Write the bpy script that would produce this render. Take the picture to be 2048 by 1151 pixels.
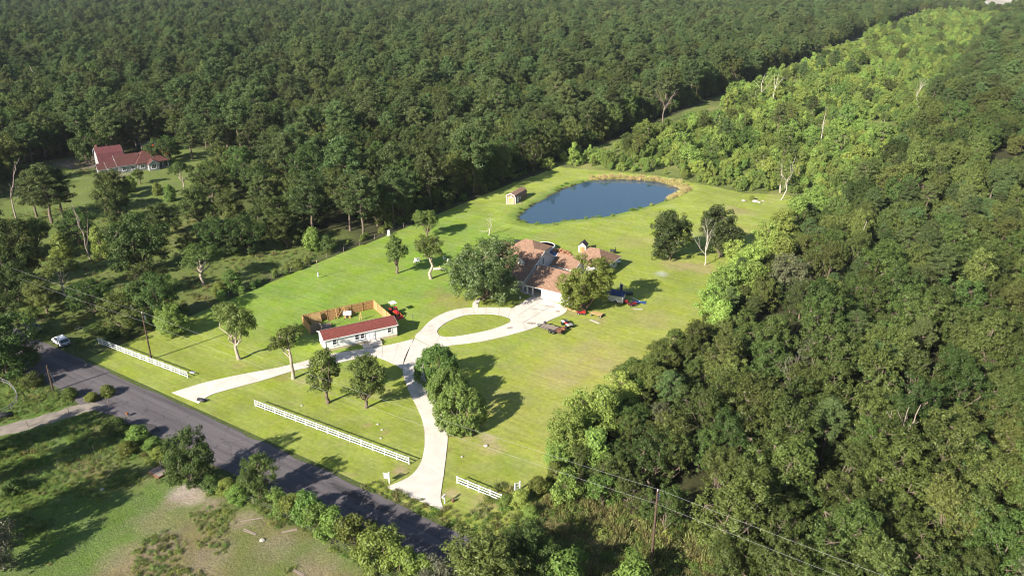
import bpy, math, random
import numpy as np
from mathutils import Vector, Matrix

sc = bpy.context.scene
COL = sc.collection
for o in list(bpy.data.objects):
    bpy.data.objects.remove(o)

# ------------------------------------------------------------------ camera, sky, sun, exposure
F_PX, HOR, CAM_H = 1550.0, -87.0, 70.0            # focal length and horizon row in photo pixels, drone height in metres
IMW, IMH = 2048.0, 1151.0
PITCH = math.atan((IMH / 2 - HOR) / F_PX)
YAW = math.atan2(0.541, 0.841)
CAM = Vector((79.4, -136.4, CAM_H))
cam_d = bpy.data.cameras.new('camera')
cam = bpy.data.objects.new('camera', cam_d)
COL.objects.link(cam)
cam.location = CAM
cam.rotation_euler = (math.pi / 2 - PITCH, 0, YAW)
cam_d.sensor_width = 36.0
cam_d.lens = F_PX / IMW * 36.0
cam_d.clip_start = 1.0
cam_d.clip_end = 20000.0
sc.camera = cam

SUN_ELEV = math.radians(29)
SHADOW = Vector((0.20, 0.98, 0)).normalized()       # direction in which shadows fall
world = bpy.data.worlds.new('World')
sc.world = world
world.use_nodes = True
wn = world.node_tree.nodes
sky = wn.new('ShaderNodeTexSky')
sky.sky_type = 'NISHITA'
sky.sun_disc = False
sky.sun_elevation = SUN_ELEV
to_sun = -SHADOW
sky.sun_rotation = math.atan2(to_sun.x, to_sun.y)
sky.altitude = 100
sky.air_density = 1.0
sky.dust_density = 0.6
sky.ozone_density = 1.2
wn['Background'].inputs['Strength'].default_value = 0.065
world.node_tree.links.new(sky.outputs['Color'], wn['Background'].inputs['Color'])

sun_d = bpy.data.lights.new('sun', 'SUN')
sun_d.energy = 5.0
sun_d.angle = math.radians(0.5)
sun_d.color = (1.0, 0.93, 0.82)
sun = bpy.data.objects.new('sun', sun_d)
COL.objects.link(sun)
sun_dir = Vector((SHADOW.x * math.cos(SUN_ELEV), SHADOW.y * math.cos(SUN_ELEV), -math.sin(SUN_ELEV)))
sun.rotation_euler = sun_dir.to_track_quat('-Z', 'Y').to_euler()

sc.view_settings.view_transform = 'Standard'
sc.view_settings.look = 'None'
sc.view_settings.exposure = 1.2
sc.view_settings.gamma = 1.0
sc.view_settings.use_curve_mapping = False
sc.render.engine = 'CYCLES'
sc.cycles.max_bounces = 6
sc.cycles.diffuse_bounces = 3
sc.cycles.glossy_bounces = 3
sc.cycles.transmission_bounces = 4
sc.cycles.transparent_max_bounces = 6
sc.cycles.filter_width = 1.1
sc.cycles.use_denoising = True
sc.cycles.denoiser = 'OPENIMAGEDENOISE'
sc.cycles.denoising_input_passes = 'RGB_ALBEDO_NORMAL'
sc.cycles.denoising_prefilter = 'ACCURATE'
sc.cycles.sample_clamp_indirect = 4.0

# ------------------------------------------------------------------ surveying: photo pixel -> point of the place
_cy, _sy = math.cos(YAW), math.sin(YAW)
_cp, _sp = math.cos(PITCH), math.sin(PITCH)
def S(px, py, z=0.0):
    dx, dy = (px - IMW / 2) / F_PX, (py - IMH / 2) / F_PX
    fx, fz = _cp - dy * _sp, -_sp - dy * _cp
    t = (z - CAM_H) / fz
    rx, ry = dx * t, fx * t
    return (CAM.x + rx * _cy - ry * _sy, CAM.y + rx * _sy + ry * _cy)
def PX(x, y, z=0.0):
    dx, dy, dz = x - CAM.x, y - CAM.y, z - CAM_H
    r, f = dx * _cy + dy * _sy, -dx * _sy + dy * _cy
    d = f * _cp - dz * _sp
    u = f * _sp + dz * _cp
    d = np.where(np.abs(d) < 1e-3, 1e-3, d)
    return IMW / 2 + F_PX * r / d, IMH / 2 - F_PX * u / d, d
def poly_px(pts, z=0.0):
    return [S(x, y, z) for x, y in pts]

def smooth(pts, k=6, closed=False):
    """Catmull-Rom through 2D points."""
    n = len(pts)
    P = [np.array(p, float) for p in pts]
    out = []
    segs = n if closed else n - 1
    for i in range(segs):
        p1, p2 = P[i], P[(i + 1) % n]
        p0 = P[(i - 1) % n] if closed or i > 0 else 2 * p1 - p2
        p3 = P[(i + 2) % n] if closed or i + 2 < n else 2 * p2 - p1
        for j in range(k):
            t = j / k
            out.append(0.5 * (2 * p1 + (p2 - p0) * t + (2 * p0 - 5 * p1 + 4 * p2 - p3) * t * t + (3 * p1 - p0 - 3 * p2 + p3) * t ** 3))
    if not closed:
        out.append(P[-1])
    return [tuple(q) for q in out]

def inside(X, Y, poly):
    X = np.asarray(X, float); Y = np.asarray(Y, float)
    r = np.zeros(X.shape, bool)
    n = len(poly)
    for i in range(n):
        x1, y1 = poly[i]; x2, y2 = poly[(i + 1) % n]
        if y1 == y2: continue
        c = ((Y >= y1) != (Y >= y2)) & (X < (x2 - x1) * (Y - y1) / (y2 - y1) + x1)
        r ^= c
    return r
def dist_poly(X, Y, poly, closed=True):
    X = np.asarray(X, float); Y = np.asarray(Y, float)
    d = np.full(X.shape, 1e9)
    n = len(poly)
    for i in range(n if closed else n - 1):
        x1, y1 = poly[i]; x2, y2 = poly[(i + 1) % n]
        ex, ey = x2 - x1, y2 - y1
        L = ex * ex + ey * ey + 1e-9
        t = np.clip(((X - x1) * ex + (Y - y1) * ey) / L, 0, 1)
        d = np.minimum(d, np.hypot(X - x1 - t * ex, Y - y1 - t * ey))
    return d
def sstep(a, b, x):
    t = np.clip((x - a) / (b - a), 0, 1)
    return t * t * (3 - 2 * t)
def vnoise(X, Y, s, seed=0):
    """cheap value noise in -1..1"""
    X = np.asarray(X, float) / s + 1000; Y = np.asarray(Y, float) / s + 1000
    xi, yi = np.floor(X).astype(np.int64), np.floor(Y).astype(np.int64)
    fx, fy = X - xi, Y - yi
    fx = fx * fx * (3 - 2 * fx); fy = fy * fy * (3 - 2 * fy)
    def h(a, b):
        v = (a * 374761393 + b * 668265263 + seed * 982451653) & 0x7fffffff
        v = ((v ^ (v >> 13)) * 1274126177) & 0x7fffffff
        return ((v ^ (v >> 16)) & 0xffff) / 32767.5 - 1
    return (h(xi, yi) * (1 - fx) + h(xi + 1, yi) * fx) * (1 - fy) + (h(xi, yi + 1) * (1 - fx) + h(xi + 1, yi + 1) * fx) * fy

# ------------------------------------------------------------------ object helpers
def tag(o, label=None, cat=None, group=None, kind=None):
    if label: o['label'] = label
    if cat: o['category'] = cat
    if group: o['group'] = group
    if kind: o['kind'] = kind
    return o
def empty(name, loc=(0, 0, 0), rz=0.0, label=None, cat=None, group=None):
    o = bpy.data.objects.new(name, None)
    COL.objects.link(o)
    o.location = (loc[0], loc[1], loc[2] if len(loc) > 2 else 0.0)
    o.rotation_euler = (0, 0, rz)
    o.empty_display_size = 0.5
    return tag(o, label, cat, group)
def np_mesh(name, V, quads, mats, midx=None, smooth_shade=False):
    me = bpy.data.meshes.new(name)
    V = np.asarray(V, np.float32); Q = np.asarray(quads, np.int32)
    me.vertices.add(len(V)); me.vertices.foreach_set('co', V.ravel())
    me.loops.add(Q.size); me.loops.foreach_set('vertex_index', Q.ravel())
    me.polygons.add(len(Q))
    me.polygons.foreach_set('loop_start', np.arange(0, Q.size, Q.shape[1], dtype=np.int32))
    for m in mats: me.materials.append(m)
    if midx is not None: me.polygons.foreach_set('material_index', np.asarray(midx, np.int32))
    me.polygons.foreach_set('use_smooth', np.full(len(Q), smooth_shade, bool))
    me.update(calc_edges=True)
    return me
def link(name, me, parent=None, loc=None, rz=0.0, scale=None):
    o = bpy.data.objects.new(name, me)
    COL.objects.link(o)
    if parent is not None: o.parent = parent
    if loc is not None: o.location = (loc[0], loc[1], loc[2] if len(loc) > 2 else 0.0)
    o.rotation_euler = (0, 0, rz)
    if scale is not None: o.scale = scale
    return o

class MB:
    """collects boxes, prisms and tubes into ONE mesh"""
    def __init__(s): s.v, s.f, s.m, s.sm = [], [], [], []
    def add(s, vs, fs, mi=0, sm=False):
        b = len(s.v)
        s.v += [tuple(map(float, q)) for q in vs]
        s.f += [tuple(i + b for i in f) for f in fs]
        s.m += [mi] * len(fs); s.sm += [sm] * len(fs)
        return s
    def box(s, c, d, rz=0.0, mi=0, taper=1.0, ry=0.0, rx=0.0):
        x, y, z = d[0] / 2, d[1] / 2, d[2] / 2
        vs = [(-x, -y, -z), (x, -y, -z), (x, y, -z), (-x, y, -z)] + [(q[0] * taper, q[1] * taper, z) for q in ((-x, -y), (x, -y), (x, y), (-x, y))]
        M = Matrix.Translation(c) @ Matrix.Rotation(rz, 4, 'Z') @ Matrix.Rotation(ry, 4, 'Y') @ Matrix.Rotation(rx, 4, 'X')
        return s.add([M @ Vector(q) for q in vs], [(3, 2, 1, 0), (4, 5, 6, 7), (0, 1, 5, 4), (1, 2, 6, 5), (2, 3, 7, 6), (3, 0, 4, 7)], mi)
    def bar(s, a, b, w, h=None, mi=0):
        a, b = Vector(a), Vector(b); h = h or w
        d = (b - a); L = d.length; d.normalize()
        up = Vector((0, 0, 1)) if abs(d.z) < 0.95 else Vector((0, 1, 0))
        r = d.cross(up).normalized(); u = r.cross(d)
        vs = []
        for p in (a, b):
            for sx, sz in ((-1, -1), (1, -1), (1, 1), (-1, 1)):
                vs.append(p + r * (sx * w / 2) + u * (sz * h / 2))
        return s.add(vs, [(0, 1, 2, 3), (7, 6, 5, 4), (0, 4, 5, 1), (1, 5, 6, 2), (2, 6, 7, 3), (3, 7, 4, 0)], mi)
    def tube(s, pts, rad, n=8, mi=0, caps=True, sm=True):
        pts = [Vector(p) for p in pts]
        if not hasattr(rad, '__len__'): rad = [rad] * len(pts)
        vs, fs = [], []
        for i, p in enumerate(pts):
            d = (pts[min(i + 1, len(pts) - 1)] - pts[max(i - 1, 0)]).normalized()
            up = Vector((0, 0, 1)) if abs(d.z) < 0.9 else Vector((1, 0, 0))
            r = d.cross(up).normalized(); u = r.cross(d)
            for k in range(n):
                a = 2 * math.pi * k / n
                vs.append(p + (r * math.cos(a) + u * math.sin(a)) * rad[i])
        for i in range(len(pts) - 1):
            for k in range(n):
                fs.append((i * n + k, i * n + (k + 1) % n, (i + 1) * n + (k + 1) % n, (i + 1) * n + k))
        s.add(vs, fs, mi, sm)
        if caps:
            s.add(vs[:n], [tuple(range(n))], mi); s.add(vs[-n:], [tuple(reversed(range(n)))], mi)
        return s
    def prism(s, pts, z0, z1, mi=0):
        n = len(pts)
        vs = [(x, y, z0) for x, y in pts] + [(x, y, z1) for x, y in pts]
        return s.add(vs, [tuple(range(n - 1, -1, -1)), tuple(range(n, 2 * n))] + [(i, (i + 1) % n, n + (i + 1) % n, n + i) for i in range(n)], mi)
    def extrude_x(s, prof, x0, x1, mi=0):
        """profile of (y, z) swept along x"""
        n = len(prof)
        vs = [(x0, y, z) for y, z in prof] + [(x1, y, z) for y, z in prof]
        return s.add(vs, [tuple(range(n)), tuple(range(2 * n - 1, n - 1, -1))] + [((i + 1) % n, i, n + i, n + (i + 1) % n) for i in range(n)], mi)
    def extrude_y(s, prof, y0, y1, mi=0):
        n = len(prof)
        vs = [(x, y0, z) for x, z in prof] + [(x, y1, z) for x, z in prof]
        return s.add(vs, [tuple(range(n - 1, -1, -1)), tuple(range(n, 2 * n))] + [(i, (i + 1) % n, n + (i + 1) % n, n + i) for i in range(n)], mi)
    def lathe(s, prof, n=16, c=(0, 0, 0), mi=0, axis='z'):
        vs, fs = [], []
        for r, z in prof:
            for k in range(n):
                a = 2 * math.pi * k / n
                q = (r * math.cos(a), r * math.sin(a), z)
                if axis == 'y': q = (q[0], q[2], q[1])
                if axis == 'x': q = (q[2], q[0], q[1])
                vs.append((q[0] + c[0], q[1] + c[1], q[2] + c[2]))
        for i in range(len(prof) - 1):
            for k in range(n):
                fs.append((i * n + k, i * n + (k + 1) % n, (i + 1) * n + (k + 1) % n, (i + 1) * n + k))
        s.add(vs, fs, mi, True)
        s.add(vs[:n], [tuple(range(n))], mi); s.add(vs[-n:], [tuple(reversed(range(n)))], mi)
        return s
    def mesh(s, name, mats):
        me = bpy.data.meshes.new(name)
        me.from_pydata(s.v, [], s.f)
        for m in (mats if isinstance(mats, (list, tuple)) else [mats]): me.materials.append(m)
        me.polygons.foreach_set('material_index', s.m)
        me.polygons.foreach_set('use_smooth', s.sm)
        me.update()
        return me
    def build(s, name, mats, parent=None, loc=None, rz=0.0):
        return link(name, s.mesh(name, mats), parent, loc, rz)

# ------------------------------------------------------------------ materials
def new_mat(name):
    m = bpy.data.materials.new(name); m.use_nodes = True
    return m, m.node_tree.nodes, m.node_tree.links
def mat(name, col, rough=0.8, var=0.18, scale=2.0, bump=0.0, metal=0.0, spec=0.3, objrand=0.0, stretch=(1, 1, 1), dirt=0.0, dirtcol=(0.12, 0.09, 0.06)):
    m, N, L = new_mat(name)
    b = N['Principled BSDF']
    b.inputs['Roughness'].default_value = rough
    b.inputs['Metallic'].default_value = metal
    b.inputs['Specular IOR Level'].default_value = spec
    tc = N.new('ShaderNodeTexCoord'); mp = N.new('ShaderNodeMapping')
    mp.inputs['Scale'].default_value = stretch
    L.new(tc.outputs['Object'], mp.inputs['Vector'])
    no = N.new('ShaderNodeTexNoise'); no.inputs['Scale'].default_value = scale; no.inputs['Detail'].default_value = 6
    L.new(mp.outputs['Vector'], no.inputs['Vector'])
    mr = N.new('ShaderNodeMapRange')
    mr.inputs['From Min'].default_value = 0.3; mr.inputs['From Max'].default_value = 0.7
    mr.inputs['To Min'].default_value = 1 - var; mr.inputs['To Max'].default_value = 1 + var
    L.new(no.outputs['Fac'], mr.inputs['Value'])
    val = mr.outputs['Result']
    if objrand:
        oi = N.new('ShaderNodeObjectInfo')
        m2 = N.new('ShaderNodeMapRange'); m2.inputs['To Min'].default_value = 1 - objrand; m2.inputs['To Max'].default_value = 1 + objrand
        L.new(oi.outputs['Random'], m2.inputs['Value'])
        mu = N.new('ShaderNodeMath'); mu.operation = 'MULTIPLY'
        L.new(val, mu.inputs[0]); L.new(m2.outputs['Result'], mu.inputs[1]); val = mu.outputs[0]
    sc_ = N.new('ShaderNodeVectorMath'); sc_.operation = 'SCALE'
    sc_.inputs[0].default_value = col
    L.new(val, sc_.inputs['Scale'])
    out = sc_.outputs[0]
    if dirt:
        n3 = N.new('ShaderNodeTexNoise'); n3.inputs['Scale'].default_value = scale * 0.35; n3.inputs['Detail'].default_value = 8; n3.inputs['Roughness'].default_value = 0.7
        L.new(tc.outputs['Object'], n3.inputs['Vector'])
        m3 = N.new('ShaderNodeMapRange'); m3.inputs['From Min'].default_value = 0.52; m3.inputs['From Max'].default_value = 0.75; m3.inputs['To Max'].default_value = dirt
        L.new(n3.outputs['Fac'], m3.inputs['Value'])
        mx = N.new('ShaderNodeMix'); mx.data_type = 'RGBA'
        L.new(m3.outputs['Result'], mx.inputs['Factor']); L.new(out, mx.inputs[6]); mx.inputs[7].default_value = (*dirtcol, 1)
        out = mx.outputs[2]
    L.new(out, b.inputs['Base Color'])
    if bump:
        bp = N.new('ShaderNodeBump'); bp.inputs['Strength'].default_value = bump; bp.inputs['Distance'].default_value = 0.05
        n2 = N.new('ShaderNodeTexNoise'); n2.inputs['Scale'].default_value = scale * 5; n2.inputs['Detail'].default_value = 4
        L.new(mp.outputs['Vector'], n2.inputs['Vector'])
        L.new(n2.outputs['Fac'], bp.inputs['Height']); L.new(bp.outputs['Normal'], b.inputs['Normal'])
    return m
def leaf_mat(name, col, var=0.35, tree_var=0.25, hue=0.03, trans=0.38, gloss=0.02):
    """diffuse + translucent leaf; every leaf and every plant a little different"""
    m, N, L = new_mat(name)
    for n in list(N):
        if n.type == 'BSDF_PRINCIPLED': N.remove(n)
    geo = N.new('ShaderNodeNewGeometry'); oi = N.new('ShaderNodeObjectInfo')
    a = N.new('ShaderNodeMapRange'); a.inputs['To Min'].default_value = 1 - var; a.inputs['To Max'].default_value = 1 + var
    L.new(geo.outputs['Random Per Island'], a.inputs['Value'])
    b = N.new('ShaderNodeMapRange'); b.inputs['To Min'].default_value = 1 - tree_var; b.inputs['To Max'].default_value = 1 + tree_var
    L.new(oi.outputs['Random'], b.inputs['Value'])
    mu = N.new('ShaderNodeMath'); mu.operation = 'MULTIPLY'
    L.new(a.outputs['Result'], mu.inputs[0]); L.new(b.outputs['Result'], mu.inputs[1])
    # hue from another hash of the plant's random
    h1 = N.new('ShaderNodeMath'); h1.operation = 'MULTIPLY'; h1.inputs[1].default_value = 7.31
    L.new(oi.outputs['Random'], h1.inputs[0])
    h2 = N.new('ShaderNodeMath'); h2.operation = 'FRACT'; L.new(h1.outputs[0], h2.inputs[0])
    h3 = N.new('ShaderNodeMapRange'); h3.inputs['To Min'].default_value = 0.5 - hue; h3.inputs['To Max'].default_value = 0.5 + hue * 0.7
    L.new(h2.outputs[0], h3.inputs['Value'])
    hsv = N.new('ShaderNodeHueSaturation'); hsv.inputs['Color'].default_value = (*col, 1)
    L.new(h3.outputs['Result'], hsv.inputs['Hue']); L.new(mu.outputs[0], hsv.inputs['Value'])
    d = N.new('ShaderNodeBsdfDiffuse'); t = N.new('ShaderNodeBsdfTranslucent')
    L.new(hsv.outputs['Color'], d.inputs['Color']); L.new(hsv.outputs['Color'], t.inputs['Color'])
    mx = N.new('ShaderNodeMixShader'); mx.inputs[0].default_value = trans
    L.new(d.outputs[0], mx.inputs[1]); L.new(t.outputs[0], mx.inputs[2])
    g = N.new('ShaderNodeBsdfGlossy'); g.inputs['Roughness'].default_value = 0.45; g.inputs['Color'].default_value = (0.9, 0.95, 0.8, 1)
    m2 = N.new('ShaderNodeMixShader'); m2.inputs[0].default_value = gloss
    L.new(mx.outputs[0], m2.inputs[1]); L.new(g.outputs[0], m2.inputs[2])
    out = [n for n in N if n.type == 'OUTPUT_MATERIAL'][0]
    L.new(m2.outputs[0], out.inputs['Surface'])
    return m

M = {}
M['concrete'] = mat('concrete', (0.57, 0.51, 0.445), 0.9, 0.10, 0.5, 0.15, objrand=0.06, dirt=0.35, dirtcol=(0.45, 0.37, 0.30))
M['joint'] = mat('concrete_joint', (0.16, 0.13, 0.10), 0.95, 0.2, 2)
M['white'] = mat('white_paint', (0.78, 0.77, 0.74), 0.55, 0.05, 1.5, 0.05, dirt=0.15, dirtcol=(0.5, 0.47, 0.42))
M['white_vinyl'] = mat('white_vinyl', (0.80, 0.80, 0.80), 0.4, 0.04, 2)
M['dim_white'] = mat('dimmed_white', (0.30, 0.30, 0.31), 0.7, 0.1, 1.5, dirt=0.3, dirtcol=(0.3, 0.28, 0.26))  # white darkened in its colour, standing in for dimmer light outside the lot
M['cream'] = mat('cream_siding', (0.66, 0.60, 0.48), 0.7, 0.07, 1.2, 0.05)
M['grey_siding'] = mat('grey_siding', (0.60, 0.58, 0.56), 0.7, 0.06, 1.2, 0.05)
M['skirting'] = mat('tan_skirting', (0.50, 0.40, 0.26), 0.8, 0.1, 2)
M['shingle'] = mat('brown_shingle', (0.25, 0.150, 0.100), 0.9, 0.28, 2.2, 0.5, dirt=0.6, dirtcol=(0.165, 0.098, 0.068))
M['red_shingle'] = mat('red_shingle', (0.165, 0.045, 0.036), 0.9, 0.25, 2.5, 0.5, dirt=0.5, dirtcol=(0.11, 0.032, 0.028))
M['nb_red'] = mat('faded_red_metal', (0.125, 0.042, 0.042), 0.6, 0.15, 1.5, 0.1, dirt=0.35, dirtcol=(0.2, 0.07, 0.06))
M['nb_brown'] = mat('reddish_brown_shingle', (0.095, 0.036, 0.030), 0.85, 0.2, 1.5, 0.3)
M['dark_shingle'] = mat('dark_shingle', (0.055, 0.042, 0.045), 0.9, 0.2, 3, 0.3)
M['glass'] = mat('window_glass', (0.03, 0.04, 0.05), 0.08, 0.1, 1, 0, spec=0.6)
M['metal'] = mat('galvanised_metal', (0.36, 0.37, 0.38), 0.45, 0.1, 3, metal=0.7)
M['black'] = mat('black_paint', (0.025, 0.025, 0.028), 0.5, 0.15, 4)
M['rubber'] = mat('rubber', (0.02, 0.02, 0.02), 0.85, 0.15, 6)
M['cedar'] = mat('cedar_board', (0.42, 0.235, 0.105), 0.85, 0.25, 1.2, 0.3, objrand=0.18, stretch=(6, 6, 0.6), dirt=0.5, dirtcol=(0.27, 0.13, 0.055))
M['grey_wood'] = mat('weathered_wood', (0.25, 0.20, 0.165), 0.9, 0.25, 2, 0.3, objrand=0.12, stretch=(4, 4, 0.6))
M['plywood'] = mat('plywood', (0.45, 0.30, 0.13), 0.8, 0.15, 2, 0.1, objrand=0.1)
M['pole_wood'] = mat('pole_wood', (0.085, 0.055, 0.04), 0.9, 0.25, 2, 0.2)
M['red'] = mat('red_paint', (0.38, 0.022, 0.022), 0.35, 0.15, 3, spec=0.5)
M['dark_red'] = mat('dark_red_paint', (0.16, 0.015, 0.02), 0.4, 0.2, 3)
M['orange'] = mat('orange_paint', (0.6, 0.16, 0.03), 0.5, 0.1, 3)
M['blue'] = mat('blue_sheet', (0.03, 0.065, 0.17), 0.45, 0.15, 2)
M['navy'] = mat('navy_tarp', (0.022, 0.04, 0.12), 0.55, 0.2, 2, 0.3)
M['rust'] = mat('rusty_steel', (0.16, 0.07, 0.04), 0.85, 0.3, 3, 0.2)
M['car_white'] = mat('white_car_paint', (0.72, 0.72, 0.74), 0.25, 0.02, 1, spec=0.6)
M['car_grey'] = mat('grey_car_paint', (0.22, 0.23, 0.26), 0.25, 0.03, 1, spec=0.6, metal=0.3)
M['stone'] = mat('pale_stone', (0.42, 0.38, 0.32), 0.9, 0.25, 2, 0.3, objrand=0.2)
M['firewood'] = mat('split_firewood', (0.34, 0.17, 0.095), 0.9, 0.3, 2, 0.2, objrand=0.35)
M['chrome'] = mat('bright_rim', (0.55, 0.55, 0.56), 0.3, 0.05, 2, metal=0.8)
M['bark'] = mat('bark', (0.15, 0.115, 0.085), 0.95, 0.3, 3, 0.4, stretch=(1, 1, 0.3))
M['pale_bark'] = mat('pale_bark', (0.36, 0.30, 0.235), 0.95, 0.25, 3, 0.4, stretch=(1, 1, 0.3))
M['dead_wood'] = mat('bleached_dead_wood', (0.50, 0.44, 0.37), 0.9, 0.2, 3, 0.2)
M['dead_twig'] = mat('grey_brown_dead_twigs', (0.20, 0.155, 0.13), 0.9, 0.25, 3, 0.1)
M['oak_leaf'] = leaf_mat('oak_leaf', (0.085, 0.128, 0.030), tree_var=0.38, hue=0.03)
M['oak_olive'] = leaf_mat('oak_leaf_olive', (0.112, 0.142, 0.036), tree_var=0.3, hue=0.025)
M['oak_grey'] = leaf_mat('oak_leaf_grey', (0.125, 0.140, 0.070), tree_var=0.2, hue=0.015)
M['oak_light'] = leaf_mat('oak_leaf_light', (0.135, 0.180, 0.045), tree_var=0.25, hue=0.02)
M['pine_leaf'] = leaf_mat('pine_needle', (0.088, 0.128, 0.040), tree_var=0.38, hue=0.03, trans=0.2)
M['young_leaf'] = leaf_mat('young_leaf', (0.26, 0.35, 0.078), tree_var=0.32, hue=0.025, trans=0.42)
M['young_deep'] = leaf_mat('young_deep_leaf', (0.175, 0.255, 0.060), tree_var=0.3, hue=0.025, trans=0.4)
M['lawn_leaf'] = leaf_mat('lawn_tree_leaf', (0.14, 0.185, 0.043), tree_var=0.2, hue=0.02)
M['dark_leaf'] = leaf_mat('dark_glossy_leaf', (0.070, 0.100, 0.026), tree_var=0.2, hue=0.02, gloss=0.03)
M['shrub_leaf'] = leaf_mat('shrub_leaf', (0.14, 0.21, 0.048), tree_var=0.2, hue=0.025)
M['weed_leaf'] = leaf_mat('weed_leaf', (0.165, 0.235, 0.050), tree_var=0.35, hue=0.04)
M['olive_weed'] = leaf_mat('olive_weed_leaf', (0.23, 0.235, 0.085), tree_var=0.3, hue=0.04)
M['tan_reed'] = leaf_mat('tan_reed', (0.52, 0.46, 0.20), tree_var=0.25, hue=0.03)
M['grey_leaf'] = leaf_mat('grey_green_leaf', (0.15, 0.15, 0.095), tree_var=0.15, hue=0.02)

def ground_mat(name, mow=0.0, fine=7.0, bump=0.35):
    m, N, L = new_mat(name)
    b = N['Principled BSDF']; b.inputs['Roughness'].default_value = 0.95; b.inputs['Specular IOR Level'].default_value = 0.1
    at = N.new('ShaderNodeAttribute'); at.attribute_name = 'tint'
    tc = N.new('ShaderNodeTexCoord')
    def noise(scale, detail, rough, lo, hi, stretch=None, rot=0.0):
        n = N.new('ShaderNodeTexNoise'); n.inputs['Scale'].default_value = scale; n.inputs['Detail'].default_value = detail; n.inputs['Roughness'].default_value = rough
        if stretch:
            mp = N.new('ShaderNodeMapping'); mp.inputs['Scale'].default_value = stretch; mp.inputs['Rotation'].default_value = (0, 0, rot)
            L.new(tc.outputs['Object'], mp.inputs['Vector']); L.new(mp.outputs['Vector'], n.inputs['Vector'])
        else: L.new(tc.outputs['Object'], n.inputs['Vector'])
        r = N.new('ShaderNodeMapRange'); r.inputs['From Min'].default_value = 0.3; r.inputs['From Max'].default_value = 0.7
        r.inputs['To Min'].default_value = lo; r.inputs['To Max'].default_value = hi
        L.new(n.outputs['Fac'], r.inputs['Value'])
        return r.outputs['Result'], n.outputs['Fac']
    a1, _ = noise(0.12, 5, 0.6, 0.86, 1.14)
    a2, _ = noise(1.3, 6, 0.7, 0.78, 1.2)
    a3, f3 = noise(fine, 4, 0.7, 0.68, 1.28)
    vals = [a1, a2, a3]
    if mow:
        s1, _ = noise(0.9, 5, 0.65, 1 - mow, 1 + mow, (0.10, 1.0, 1), 0.10)
        s2, _ = noise(1.6, 4, 0.6, 1 - mow * 0.8, 1 + mow * 0.8, (0.06, 1.2, 1), -0.35)
        vals += [s1, s2]
    cur = vals[0]
    for v in vals[1:]:
        mu = N.new('ShaderNodeMath'); mu.operation = 'MULTIPLY'; L.new(cur, mu.inputs[0]); L.new(v, mu.inputs[1]); cur = mu.outputs[0]
    sc_ = N.new('ShaderNodeVectorMath'); sc_.operation = 'SCALE'
    L.new(at.outputs['Color'], sc_.inputs[0]); L.new(cur, sc_.inputs['Scale'])
    # dry blades: shift hue a little with another noise
    hs = N.new('ShaderNodeHueSaturation'); L.new(sc_.outputs[0], hs.inputs['Color'])
    hh, _ = noise(0.5, 6, 0.7, 0.482, 0.512)
    L.new(hh, hs.inputs['Hue'])
    ss, _ = noise(0.25, 6, 0.7, 0.84, 1.1); L.new(ss, hs.inputs['Saturation'])
    L.new(hs.outputs['Color'], b.inputs['Base Color'])
    bp = N.new('ShaderNodeBump'); bp.inputs['Strength'].default_value = bump; bp.inputs['Distance'].default_value = 0.25
    L.new(f3, bp.inputs['Height']); L.new(bp.outputs['Normal'], b.inputs['Normal'])
    return m
M['lawn'] = ground_mat('mown_grass', 0.115, 8.0, 0.35)
M['ground'] = ground_mat('rough_ground', 0.0, 3.0, 0.6)

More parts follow.
